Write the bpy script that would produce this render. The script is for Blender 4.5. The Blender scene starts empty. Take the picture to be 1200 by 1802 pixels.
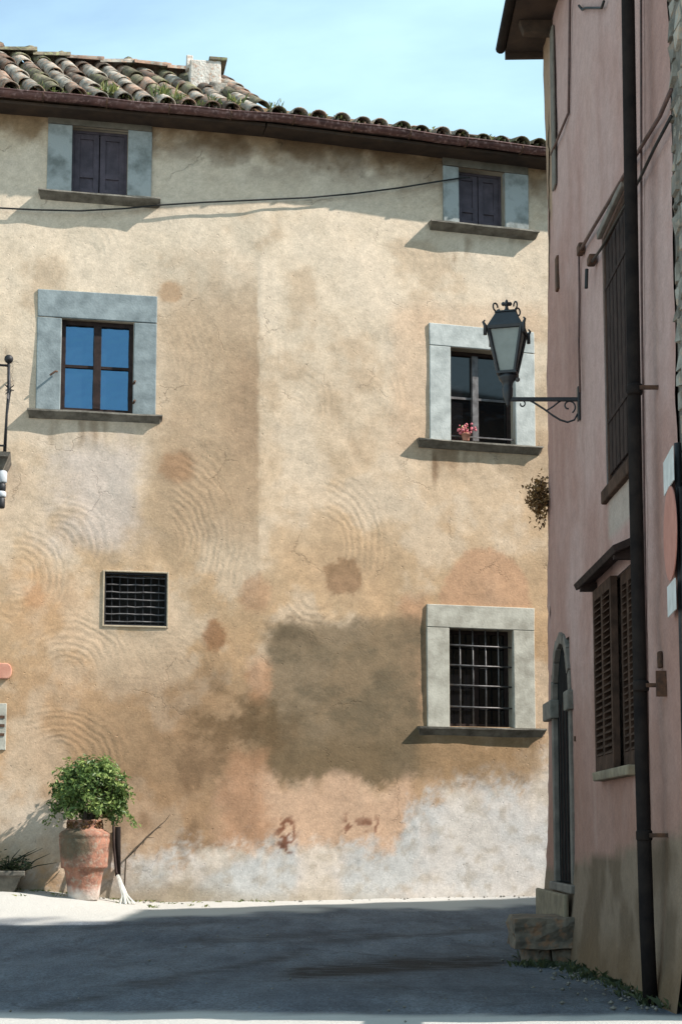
import bpy, math, random
import numpy as np
from mathutils import Matrix, Vector
R = math.radians
random.seed(7)
rng = np.random.default_rng(5)
sc = bpy.context.scene
C = sc.collection

# ---------------------------------------------------------------- camera
FPX, PH, PW, CZ, HOR = 2700.0, 1802.0, 1200.0, 0.75, 1470.0
PITCH = math.atan(FPX / 24000.0)
PY = HOR - FPX * math.tan(PITCH)
cd = bpy.data.cameras.new('camera')
cam = bpy.data.objects.new('camera', cd); C.objects.link(cam)
cd.sensor_fit = 'VERTICAL'; cd.sensor_height = 36.0
cd.lens = 36.0 * FPX / PH
cd.shift_y = (PY - PH / 2) / PH
cd.clip_start = 0.05; cd.clip_end = 600
cam.location = (0, 0, CZ)
cam.rotation_euler = (R(90) + PITCH, 0, 0)
sc.camera = cam

# ---------------------------------------------------------------- light
TH = R(13)
LW = (-1.0, 0.42, -1.0)                       # light direction in the ochre wall's frame (along, into, up)
L = Vector((LW[0] * math.cos(TH) - LW[1] * math.sin(TH),
            LW[0] * math.sin(TH) + LW[1] * math.cos(TH), LW[2])).normalized()
sd = bpy.data.lights.new('sun', 'SUN'); sun = bpy.data.objects.new('sun', sd); C.objects.link(sun)
sd.energy = 5.0; sd.angle = R(0.55); sd.color = (1.0, 0.945, 0.875)
sun.rotation_euler = L.to_track_quat('-Z', 'Y').to_euler()
sun.location = (8, -6, 14)
w = bpy.data.worlds.new('World'); sc.world = w; w.use_nodes = True
nt = w.node_tree; nt.nodes.clear()
wo = nt.nodes.new('ShaderNodeOutputWorld'); bg = nt.nodes.new('ShaderNodeBackground')
sky = nt.nodes.new('ShaderNodeTexSky'); sky.sky_type = 'NISHITA'; sky.sun_disc = False
sky.sun_elevation = math.asin(-L.z); sky.sun_rotation = math.atan2(-L.x, -L.y)
sky.air_density = 1.0; sky.dust_density = 0.35; sky.ozone_density = 1.2
# thin veils of high cloud over the clear sky
tc = nt.nodes.new('ShaderNodeTexCoord'); mp = nt.nodes.new('ShaderNodeMapping')
mp.inputs['Scale'].default_value = (1.0, 1.0, 2.4)
cn = nt.nodes.new('ShaderNodeTexNoise'); cn.inputs['Scale'].default_value = 1.7
cn.inputs['Detail'].default_value = 7; cn.inputs['Roughness'].default_value = .55; cn.inputs['Distortion'].default_value = .6
cr = nt.nodes.new('ShaderNodeValToRGB'); cr.color_ramp.elements[0].position = .36; cr.color_ramp.elements[1].position = .70
cr.color_ramp.elements[0].color = (.3, .3, .3, 1)
cr.color_ramp.elements[1].color = (.9, .9, .9, 1)
cm = nt.nodes.new('ShaderNodeMixRGB'); cm.inputs[2].default_value = (3.6, 5.35, 5.8, 1)
nt.links.new(tc.outputs['Generated'], mp.inputs[0]); nt.links.new(mp.outputs[0], cn.inputs['Vector'])
nt.links.new(cn.outputs[0], cr.inputs[0]); nt.links.new(cr.outputs[0], cm.inputs[0])
nt.links.new(sky.outputs[0], cm.inputs[1]); nt.links.new(cm.outputs[0], bg.inputs[0])
bg.inputs[1].default_value = 0.13
nt.links.new(bg.outputs[0], wo.inputs[0])
vs = sc.view_settings
vs.view_transform = 'Standard'; vs.look = 'None'; vs.gamma = 1.0; vs.use_curve_mapping = False
vs.exposure = 0.9

# ---------------------------------------------------------------- places
BEND = (-0.945, 17.6); AL, AR = R(11), R(15)   # the ochre wall turns a little at the crease
PX0, PZ1, PSL = 1.839, 13.6, 0.01              # the pink wall: X = PX0 + PSL*(PZ1-Y)
def ray(px, py):
    u = (px - PW / 2) / FPX; v = -(py - PY) / FPX
    return Vector((u, math.cos(PITCH) - v * math.sin(PITCH), math.sin(PITCH) + v * math.cos(PITCH)))
def W(s, d, z):                                # ochre wall: along, out of the wall, up
    a = AL if s < 0 else AR
    return Vector((BEND[0] + s * math.cos(a) + d * math.sin(a), BEND[1] + s * math.sin(a) - d * math.cos(a), z))
def wsz(px, py, d=0.0):                        # where the photo point lies on the ochre wall (or d in front of it)
    r = ray(px, py)
    for a in (AL, AR):
        n = Vector((-math.sin(a), math.cos(a), 0)); b = Vector((BEND[0], BEND[1], 0))
        t = (n.dot(b) - d) / n.dot(r); p = r * t
        s = (p.x - BEND[0]) * math.cos(a) + (p.y - BEND[1]) * math.sin(a)
        if (a == AL and s <= 0) or a == AR: return s, CZ + p.z
def P(y, d, z): return Vector((PX0 + PSL * (PZ1 - y) - d, y, z))    # pink wall: depth, out of the wall (towards -x), up
def pyz(px, py, d=0.0):
    r = ray(px, py); c = PX0 + PSL * PZ1 - d
    t = c / (r.x + PSL * r.y); return t * r.y, CZ + t * r.z
def proj(p):                                   # world arrays -> photo pixels
    x, y, z = p[..., 0], p[..., 1], p[..., 2] - CZ
    f = y * math.cos(PITCH) + z * math.sin(PITCH); uu = -y * math.sin(PITCH) + z * math.cos(PITCH)
    return PW / 2 + FPX * x / f, PY - FPX * uu / f
def gz(x, y):                                  # the ground's height
    yr = np.array([-40, 0, 8, 9.6, 12, 13.5, 18.3, 30, 90]); zr = np.array([-1.0, -.32, -.20, -.2, -.25, -.2, .03, .2, .6])
    yl = np.array([-40, 0, 8.7, 13, 15.5, 17.0, 18.3, 30, 90]); zl = np.array([-1.2, -.5, -.25, -.16, -.06, -.01, .02, .2, .6])
    x = np.asarray(x, float); y = np.asarray(y, float)
    t = np.clip((x + 2.0) / 3.9, 0, 1); t = t * t * (3 - 2 * t)
    z = np.interp(y, yr, zr) * t + np.interp(y, yl, zl) * (1 - t)
    k = np.clip((-1.9 - x) / 1.8, 0, 1); q = np.clip((y - 15.2) / 1.6, 0, 1)
    return z + .165 * k * k * (3 - 2 * k) * q * q * (3 - 2 * q)
def G(x, y): return float(gz(x, y))

# ---------------------------------------------------------------- numpy noise (for relief and stains with their own shapes)
_perm = rng.random((256, 256))
def vnoise(x, y, seed=0):
    x = x + seed * 17.13; y = y + seed * 31.7
    xi = np.floor(x).astype(int); yi = np.floor(y).astype(int); fx = x - xi; fy = y - yi
    fx = fx * fx * (3 - 2 * fx); fy = fy * fy * (3 - 2 * fy)
    g = lambda a, b: _perm[a & 255, b & 255]
    return (g(xi, yi) * (1 - fx) + g(xi + 1, yi) * fx) * (1 - fy) + (g(xi, yi + 1) * (1 - fx) + g(xi + 1, yi + 1) * fx) * fy
def fbm(x, y, o=5, seed=0, rough=.5):
    t = 0; a = 1; n = 0
    for i in range(o):
        t = t + a * vnoise(x * 2 ** i, y * 2 ** i, seed + i * 3); n += a; a *= rough
    return t / n
def sst(e0, e1, x):
    t = np.clip((x - e0) / (e1 - e0), 0, 1); return t * t * (3 - 2 * t)
def lin(c): return np.array([((v / 255) / 12.92 if v / 255 < .04045 else ((v / 255 + .055) / 1.055) ** 2.4) for v in c])

# ---------------------------------------------------------------- materials
def mat(name, col, col2=None, rough=.85, nscale=6.0, bump=.15, bscale=40.0, metal=0.0, spec=.3, contrast=(.35, .65), rnd=0.0, col3=None):
    m = bpy.data.materials.new(name); m.use_nodes = True; t = m.node_tree; N = t.nodes; K = t.links
    b = N['Principled BSDF']; b.inputs['Roughness'].default_value = rough; b.inputs['Metallic'].default_value = metal
    b.inputs['Specular IOR Level'].default_value = spec
    co = N.new('ShaderNodeTexCoord'); no = N.new('ShaderNodeTexNoise')
    oi = N.new('ShaderNodeObjectInfo'); ad = N.new('ShaderNodeVectorMath'); ad.operation = 'ADD'
    sc_ = N.new('ShaderNodeVectorMath'); sc_.operation = 'SCALE'; sc_.inputs['Scale'].default_value = 1.0
    K.new(oi.outputs['Location'], sc_.inputs[0]); K.new(co.outputs['Object'], ad.inputs[0]); K.new(sc_.outputs[0], ad.inputs[1])
    no.inputs['Scale'].default_value = nscale; no.inputs['Detail'].default_value = 8; no.inputs['Roughness'].default_value = .62
    K.new(ad.outputs[0], no.inputs['Vector'])
    rp = N.new('ShaderNodeValToRGB'); e = rp.color_ramp.elements
    c2 = col2 or [c * .7 for c in col]
    e[0].position, e[1].position = contrast; e[0].color = (*c2, 1); e[1].color = (*col, 1)
    K.new(no.outputs[0], rp.inputs[0]); out = rp.outputs[0]
    if col3:
        n3 = N.new('ShaderNodeTexNoise'); n3.inputs['Scale'].default_value = nscale * 2.7; n3.inputs['Detail'].default_value = 6
        K.new(ad.outputs[0], n3.inputs['Vector'])
        r3 = N.new('ShaderNodeValToRGB'); r3.color_ramp.elements[0].position = .52; r3.color_ramp.elements[1].position = .66
        K.new(n3.outputs[0], r3.inputs[0]); mx = N.new('ShaderNodeMixRGB'); mx.inputs[2].default_value = (*col3, 1)
        K.new(r3.outputs[0], mx.inputs[0]); K.new(out, mx.inputs[1]); out = mx.outputs[0]
    if rnd:
        hs = N.new('ShaderNodeHueSaturation'); mr = N.new('ShaderNodeMapRange')
        mr.inputs['To Min'].default_value = 1 - rnd; mr.inputs['To Max'].default_value = 1 + rnd
        K.new(oi.outputs['Random'], mr.inputs[0]); K.new(mr.outputs[0], hs.inputs['Value'])
        K.new(out, hs.inputs['Color']); out = hs.outputs[0]
    K.new(out, b.inputs['Base Color'])
    if bump:
        bn = N.new('ShaderNodeTexNoise'); bn.inputs['Scale'].default_value = bscale; bn.inputs['Detail'].default_value = 6
        bp = N.new('ShaderNodeBump'); bp.inputs['Strength'].default_value = bump; bp.inputs['Distance'].default_value = .02
        K.new(ad.outputs[0], bn.inputs['Vector']); K.new(bn.outputs[0], bp.inputs['Height']); K.new(bp.outputs[0], b.inputs['Normal'])
    return m

def plaster_mat(name, ring=0.0, grain=.0034, lump=.006, streak=0.0, rough=.93):
    """painted stains come from the mesh's colour attribute; relief from the wall's own (along, up) metres"""
    m = bpy.data.materials.new(name); m.use_nodes = True; t = m.node_tree; N = t.nodes; K = t.links
    b = N['Principled BSDF']; b.inputs['Roughness'].default_value = rough; b.inputs['Specular IOR Level'].default_value = .15
    at = N.new('ShaderNodeAttribute'); at.attribute_name = 'stain'
    uv = N.new('ShaderNodeUVMap'); uv.uv_map = 'UVMap'
    def noise(s, d=6, r=.6, sx=None):
        n = N.new('ShaderNodeTexNoise'); n.inputs['Scale'].default_value = s; n.inputs['Detail'].default_value = d; n.inputs['Roughness'].default_value = r
        if sx:
            mp = N.new('ShaderNodeMapping'); mp.inputs['Scale'].default_value = sx; K.new(uv.outputs[0], mp.inputs[0]); K.new(mp.outputs[0], n.inputs['Vector'])
        else: K.new(uv.outputs[0], n.inputs['Vector'])
        return n
    def math_(op, a, bb):
        n = N.new('ShaderNodeMath'); n.operation = op
        for i, v in enumerate((a, bb)):
            if v is None: continue
            if isinstance(v, (int, float)): n.inputs[i].default_value = v
            else: K.new(v, n.inputs[i])
        return n.outputs[0]
    # fine colour mottling
    n1 = noise(9, 8, .68); n2 = noise(55, 4, .6)
    s1 = math_('MULTIPLY_ADD', n1.outputs[0], .62); N[-1].inputs[2].default_value = .69
    s2 = math_('MULTIPLY_ADD', n2.outputs[0], .55); N[-1].inputs[2].default_value = .73
    k = math_('MULTIPLY', s1, s2)
    if streak:
        n4 = noise(5, 5, .6, (7.0, .5, 1)); s4 = math_('MULTIPLY_ADD', n4.outputs[0], streak); N[-1].inputs[2].default_value = 1 - streak / 2
        k = math_('MULTIPLY', k, s4)
    vm = N.new('ShaderNodeVectorMath'); vm.operation = 'SCALE'; K.new(at.outputs['Color'], vm.inputs[0]); K.new(k, vm.inputs['Scale'])
    K.new(vm.outputs[0], b.inputs['Base Color'])
    # relief
    g = noise(38, 5, .65); lp = noise(4.5, 5, .55)
    h = math_('ADD', math_('MULTIPLY', g.outputs[0], grain), math_('MULTIPLY', lp.outputs[0], lump))
    if ring:
        wn = noise(1.7, 3, .5); v3 = N.new('ShaderNodeVectorMath'); v3.operation = 'SCALE'; v3.inputs['Scale'].default_value = .75
        K.new(wn.outputs['Color'], v3.inputs[0]); va = N.new('ShaderNodeVectorMath'); va.operation = 'ADD'
        K.new(uv.outputs[0], va.inputs[0]); K.new(v3.outputs[0], va.inputs[1])
        vo = N.new('ShaderNodeTexVoronoi'); vo.voronoi_dimensions = '2D'; vo.inputs['Scale'].default_value = .95
        K.new(va.outputs[0], vo.inputs['Vector'])
        sn = math_('SINE', math_('MULTIPLY', vo.outputs['Distance'], 78.0), None)
        mk = noise(1.3, 3, .5); mr = N.new('ShaderNodeMapRange'); mr.inputs['From Min'].default_value = .47; mr.inputs['From Max'].default_value = .62
        K.new(mk.outputs[0], mr.inputs[0])
        bk = noise(5, 4, .6)
        h = math_('ADD', h, math_('MULTIPLY', math_('MULTIPLY', math_('MULTIPLY', sn, mr.outputs[0]), bk.outputs[0]), ring))
        a1 = N.new('ShaderNodeAttribute'); a1.attribute_name = 'swirl'; a2 = N.new('ShaderNodeAttribute'); a2.attribute_name = 'swirl_mask'
        wob = noise(3.5, 4, .55); ph = math_('MULTIPLY_ADD', wob.outputs[0], .16); K.new(a1.outputs['Fac'], N[-1].inputs[2])
        s5 = math_('SINE', math_('MULTIPLY', ph, 74.0), None); br = noise(8, 4, .6)
        h = math_('ADD', h, math_('MULTIPLY', math_('MULTIPLY', math_('MULTIPLY', s5, a2.outputs['Fac']), br.outputs[0]), .0021))
        # short hairline cracks and pits
        cv = N.new('ShaderNodeTexVoronoi'); cv.voronoi_dimensions = '2D'; cv.feature = 'DISTANCE_TO_EDGE'; cv.inputs['Scale'].default_value = 1.15
        cw = noise(6, 5, .65); c3 = N.new('ShaderNodeVectorMath'); c3.operation = 'SCALE'; c3.inputs['Scale'].default_value = .3; K.new(cw.outputs['Color'], c3.inputs[0])
        c4 = N.new('ShaderNodeVectorMath'); c4.operation = 'ADD'; K.new(uv.outputs[0], c4.inputs[0]); K.new(c3.outputs[0], c4.inputs[1]); K.new(c4.outputs[0], cv.inputs['Vector'])
        cm_ = N.new('ShaderNodeMapRange'); cm_.inputs['From Min'].default_value = .009; cm_.inputs['From Max'].default_value = .002; K.new(cv.outputs[0], cm_.inputs[0])
        ck = noise(1.4, 2, .5); ckr = N.new('ShaderNodeMapRange'); ckr.inputs['From Min'].default_value = .55; ckr.inputs['From Max'].default_value = .62; K.new(ck.outputs[0], ckr.inputs[0])
        crack = math_('MULTIPLY', cm_.outputs[0], ckr.outputs[0])
        pt = noise(24, 2, .5); ptr = N.new('ShaderNodeMapRange'); ptr.inputs['From Min'].default_value = .70; ptr.inputs['From Max'].default_value = .76; K.new(pt.outputs[0], ptr.inputs[0])
        hole = math_('MAXIMUM', crack, ptr.outputs[0])
        h2 = math_('MULTIPLY_ADD', hole, -.006); K.new(h, N[-1].inputs[2]); h = h2
    bp = N.new('ShaderNodeBump'); bp.inputs['Strength'].default_value = 1; bp.inputs['Distance'].default_value = 1
    K.new(h, bp.inputs['Height']); K.new(bp.outputs[0], b.inputs['Normal'])
    return m

def glass_mat(name, col, mixf, tint=(.9, .95, 1)):
    m = bpy.data.materials.new(name); m.use_nodes = True; t = m.node_tree; N = t.nodes; K = t.links
    b = N['Principled BSDF']; b.inputs['Base Color'].default_value = (*col, 1); b.inputs['Roughness'].default_value = .05
    b.inputs['Specular IOR Level'].default_value = .5
    g = N.new('ShaderNodeBsdfGlossy'); g.inputs['Color'].default_value = (*tint, 1); g.inputs['Roughness'].default_value = .02
    x = N.new('ShaderNodeMixShader'); x.inputs[0].default_value = mixf
    co = N.new('ShaderNodeTexCoord'); wn = N.new('ShaderNodeTexNoise'); wn.inputs['Scale'].default_value = 4; wn.inputs['Detail'].default_value = 2
    wb = N.new('ShaderNodeBump'); wb.inputs['Strength'].default_value = .5; wb.inputs['Distance'].default_value = .03
    K.new(co.outputs['Object'], wn.inputs['Vector']); K.new(wn.outputs[0], wb.inputs['Height']); K.new(wb.outputs[0], g.inputs['Normal'])
    K.new(b.outputs[0], x.inputs[1]); K.new(g.outputs[0], x.inputs[2]); K.new(x.outputs[0], N['Material Output'].inputs[0])
    return m

M = {}
M['ochre'] = plaster_mat('ochre_plaster', ring=.0005)
M['pink'] = plaster_mat('pink_plaster', grain=.004, lump=.012, streak=.07)
M['stone_blue'] = mat('stone_blue_grey', (.25, .285, .29), (.14, .165, .17), .88, 6, .16, 45)
M['stone_pale'] = mat('stone_pale_grey', (.47, .485, .46), (.3, .315, .3), .88, 6, .16, 45)
M['stone_cream'] = mat('stone_cream_grey', (.47, .45, .385), (.29, .27, .225), .88, 6, .16, 45)
M['stone_top'] = mat('stone_weathered', (.3, .315, .305), (.14, .15, .14), .9, 4, .2, 50, contrast=(.34, .56))
M['stone_lintel'] = mat('lintel_stone_dark_brown', (.17, .145, .115), (.08, .07, .055), .9, 5, .2, 50)  # darker brown stone for the lintels of the top windows
M['sill'] = mat('sill_stone', (.2, .18, .15), (.085, .075, .06), .9, 7, .25, 50)
M['shutter_purple'] = mat('shutter_mauve_wood', (.08, .064, .08), (.045, .037, .047), .7, 8, .1, 60)
M['dark_wood'] = mat('casement_dark_wood', (.04, .026, .023), (.02, .014, .013), .8, 12, .1, 60, spec=.12)
M['brown_wood'] = mat('shutter_brown_wood', (.085, .05, .036), (.04, .025, .019), .9, 10, .15, 60, spec=.08)
M['pane_blue'] = glass_mat('pane_reflecting_sky', (.01, .02, .03), .3, (.12, .36, .66))
M['pane_dark'] = glass_mat('pane_dark', (.006, .006, .007), .003)
M['interior'] = mat('dark_room', (.02, .018, .016), (.012, .011, .01), 1, 3, 0)
M['iron'] = mat('iron', (.035, .034, .036), (.02, .02, .022), .55, 20, .1, 90, metal=.5, spec=.4)
M['iron_grey'] = mat('iron_grille', (.16, .15, .15), (.06, .055, .055), .55, 14, .1, 90, metal=.3, spec=.4)
M['iron_black'] = mat('lantern_black_paint', (.02, .023, .028), (.012, .013, .016), .45, 16, .05, 90, spec=.5)
M['rust'] = mat('rusty_iron', (.12, .06, .035), (.05, .03, .022), .8, 25, .2, 90, metal=.2)
M['gutter'] = mat('gutter_brown_metal', (.13, .06, .052), (.065, .03, .028), .5, 9, .1, 40, metal=.35, spec=.5, col3=(.24, .15, .14))
M['pipe'] = mat('downpipe_dark_brown', (.022, .017, .015), (.011, .009, .009), .85, 8, .1, 60, spec=.06)
M['tile'] = mat('roof_tile_weathered', (.27, .165, .115), (.07, .056, .045), .95, 7, .4, 45, contrast=(.36, .6), rnd=.45, col3=(.2, .19, .16))
M['tile_pale'] = mat('roof_tile_lichen', (.33, .3, .255), (.09, .08, .068), .95, 8, .4, 45, contrast=(.36, .6), rnd=.35, col3=(.36, .22, .14))
M['tile_dark'] = mat('roof_tile_mossy', (.16, .13, .09), (.06, .055, .035), .95, 8, .4, 45, contrast=(.36, .6), rnd=.35, col3=(.2, .2, .1))
M['underroof'] = mat('roof_boards', (.06, .038, .026), (.03, .02, .015), .9, 5, .1, 40)
M['rafter'] = mat('rafter_wood', (.07, .045, .03), (.035, .024, .017), .85, 8, .15, 50)
M['chimney'] = mat('chimney_whitewash', (.62, .58, .52), (.36, .31, .26), .95, 9, .5, 40, col3=(.4, .26, .19))
M['terracotta'] = mat('terracotta', (.44, .20, .125), (.29, .125, .08), .9, 6, .15, 50, col3=(.36, .22, .16))
M['terra_pink'] = mat('terracotta_pink', (.55, .28, .2), (.45, .2, .14), .9, 8, .1, 50)
M['cable'] = mat('cable_black', (.02, .019, .018), (.012, .012, .012), .6, 20, 0)
M['cable_brown'] = mat('cable_painted_over', (.13, .075, .065), (.07, .045, .04), .7, 20, 0)
M['white_paint'] = mat('white_paint', (.62, .62, .60), (.46, .46, .44), .6, 10, .05, 50)
M['red_sign'] = mat('sign_faded_red', (.46, .21, .165), (.38, .16, .125), .6, 9, .03, 50)
M['mortar'] = mat('mortar_grey', (.36, .33, .28), (.24, .22, .19), .95, 9, .4, 40)
M['vent_mortar'] = mat('vent_mortar', (.42, .34, .24), (.34, .27, .19), .95, 9, .3, 40)
M['old_mortar'] = mat('rubble_mortar', (.19, .17, .145), (.11, .1, .085), .95, 9, .5, 30)
M['rubble'] = mat('rubble_stone', (.27, .25, .215), (.13, .12, .1), .95, 6, .5, 30, rnd=.4, col3=(.3, .22, .16))
M['block'] = mat('kerb_stone', (.20, .155, .115), (.09, .075, .06), .95, 6, .8, 22, col3=(.22, .125, .075))
M['leaf'] = None
M['door'] = mat('door_dark_green', (.018, .019, .019), (.01, .01, .011), .95, 8, .1, 40, spec=.05)
M['door_stone'] = mat('door_surround_stone', (.2, .17, .145), (.11, .095, .08), .9, 6, .25, 40)
M['buff'] = mat('buff_plaster', (.25, .2, .135), (.15, .12, .085), .95, 7, .3, 35)
M['frost'] = mat('lantern_glass_frosted', (.27, .295, .275), (.2, .22, .205), .35, 5, 0, spec=.5)
M['trough'] = mat('trough_stone', (.15, .135, .11), (.07, .063, .053), .95, 7, .4, 35)
M['soil'] = mat('soil', (.05, .036, .026), (.03, .022, .017), 1, 20, .5, 60)
M['bark'] = mat('bark', (.10, .075, .055), (.05, .04, .03), .95, 20, .3, 60)
M['flower'] = mat('flower_pink', (.62, .20, .22), (.5, .13, .16), .8, 20, 0)
M['straw'] = mat('broom_white_fibre', (.74, .72, .66), (.6, .58, .52), .9, 30, .3, 90)
M['corbel_pale'] = mat('corbel_pale', (.5, .52, .54), (.36, .38, .4), .8, 8, .1, 40)

def leaf_mat(name, c1, c2, c3):
    m = bpy.data.materials.new(name); m.use_nodes = True; t = m.node_tree; N = t.nodes; K = t.links
    b = N['Principled BSDF']; b.inputs['Roughness'].default_value = .5; b.inputs['Specular IOR Level'].default_value = .4
    at = N.new('ShaderNodeAttribute'); at.attribute_name = 'tone'
    rp = N.new('ShaderNodeValToRGB'); e = rp.color_ramp.elements
    e[0].color = (*c1, 1); e[1].color = (*c3, 1); x = e.new(.55); x.color = (*c2, 1)
    K.new(at.outputs['Fac'], rp.inputs[0]); K.new(rp.outputs[0], b.inputs['Base Color'])
    tr = N.new('ShaderNodeBsdfTranslucent'); K.new(rp.outputs[0], tr.inputs['Color'])
    mx = N.new('ShaderNodeMixShader'); mx.inputs[0].default_value = .3
    K.new(b.outputs[0], mx.inputs[1]); K.new(tr.outputs[0], mx.inputs[2]); K.new(mx.outputs[0], N['Material Output'].inputs[0])
    return m
M['leaf'] = leaf_mat('leaf_green', (.035, .07, .02), (.115, .185, .05), (.30, .37, .11))
M['leaf_dry'] = leaf_mat('leaf_dry', (.10, .05, .02), (.22, .12, .045), (.34, .2, .07))
M['leaf_dark'] = leaf_mat('leaf_dark', (.02, .03, .014), (.045, .06, .025), (.09, .10, .04))
M['grass'] = leaf_mat('grass_blade', (.05, .07, .02), (.13, .16, .04), (.28, .27, .08))

# ---------------------------------------------------------------- objects
WL = {}
def link(o, parent):
    C.objects.link(o)
    if parent is not None: o.parent = parent
def empty(name, loc):
    o = bpy.data.objects.new(name, None); C.objects.link(o); o.location = loc; o.empty_display_size = .2; WL[o.name] = Vector(loc); return o
def tag(o, label, cat, group=None):
    o['label'] = label; o['category'] = cat
    if group: o['group'] = group
    return o
class MB:
    def __init__(s): s.v = []; s.f = []
    def add(s, vs, fs):
        n = len(s.v); s.v += [Vector(v) for v in vs]; s.f += [tuple(i + n for i in f) for f in fs]; return s
    def hexa(s, c): return s.add(c, [(0, 3, 2, 1), (4, 5, 6, 7), (0, 1, 5, 4), (1, 2, 6, 5), (2, 3, 7, 6), (3, 0, 4, 7)])
    def box(s, x0, x1, y0, y1, z0, z1, F=None):
        c = [(x0, y0, z0), (x1, y0, z0), (x1, y1, z0), (x0, y1, z0), (x0, y0, z1), (x1, y0, z1), (x1, y1, z1), (x0, y1, z1)]
        return s.hexa([F(*k) if F else k for k in c])
    def tube(s, pts, r, n=8, cap=True, F=None):
        pts = [Vector(F(*p)) if F else Vector(p) for p in pts]; rs = r if isinstance(r, (list, tuple)) else [r] * len(pts)
        b = len(s.v); up = None
        for i, p in enumerate(pts):
            t = (pts[min(i + 1, len(pts) - 1)] - pts[max(i - 1, 0)]).normalized()
            if up is None:
                up = Vector((0, 0, 1)) if abs(t.z) < .9 else Vector((1, 0, 0))
            a = t.cross(up).normalized(); up = a.cross(t).normalized()
            for k in range(n):
                q = 2 * math.pi * k / n; s.v.append(p + (a * math.cos(q) + up * math.sin(q)) * rs[i])
        for i in range(len(pts) - 1):
            for k in range(n):
                s.f.append((b + i * n + k, b + i * n + (k + 1) % n, b + (i + 1) * n + (k + 1) % n, b + (i + 1) * n + k))
        if cap:
            s.f.append(tuple(b + k for k in reversed(range(n)))); s.f.append(tuple(b + (len(pts) - 1) * n + k for k in range(n)))
        return s
    def lathe(s, prof, c, n=28, wob=0):
        c = Vector(c); b = len(s.v)
        for r, z in prof:
            for k in range(n):
                q = 2 * math.pi * k / n; rr = r * (1 + wob * math.sin(3 * q + z * 5))
                s.v.append(c + Vector((rr * math.cos(q), rr * math.sin(q), z)))
        for i in range(len(prof) - 1):
            for k in range(n): s.f.append((b + i * n + k, b + i * n + (k + 1) % n, b + (i + 1) * n + (k + 1) % n, b + (i + 1) * n + k))
        s.f.append(tuple(b + k for k in reversed(range(n)))); s.f.append(tuple(b + (len(prof) - 1) * n + k for k in range(n)))
        return s
    def ball(s, c, r, n=12, m=7):
        return s.lathe([(max(r * math.sin(math.pi * i / m), r * .02), -r * math.cos(math.pi * i / m)) for i in range(m + 1)], c, n)
    def build(s, name, m, parent=None, smooth=False, bevel=0, kind=None):
        v = s.v; lo = Vector([min(p[i] for p in v) for i in range(3)]); hi = Vector([max(p[i] for p in v) for i in range(3)])
        o0 = Vector(((lo.x + hi.x) / 2, (lo.y + hi.y) / 2, lo.z))
        me = bpy.data.meshes.new(name); me.from_pydata([tuple(p - o0) for p in v], [], s.f); me.update()
        if m: me.materials.append(M[m] if isinstance(m, str) else m)
        if smooth: me.polygons.foreach_set('use_smooth', [True] * len(me.polygons))
        o = bpy.data.objects.new(name, me); link(o, parent)
        o.location = o0 - (WL[parent.name] if parent is not None else Vector()); WL[o.name] = o0
        if bevel:
            bm = o.modifiers.new('bevel', 'BEVEL'); bm.width = bevel; bm.segments = 2; bm.limit_method = 'ANGLE'
        if kind: o['kind'] = kind
        return o
def place(o, parent, mw):                     # an object with shared mesh data, at a world matrix
    link(o, parent); pl = WL[parent.name] if parent is not None else Vector()
    o.matrix_basis = Matrix.Translation(-pl) @ mw; WL[o.name] = mw.to_translation()

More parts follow.
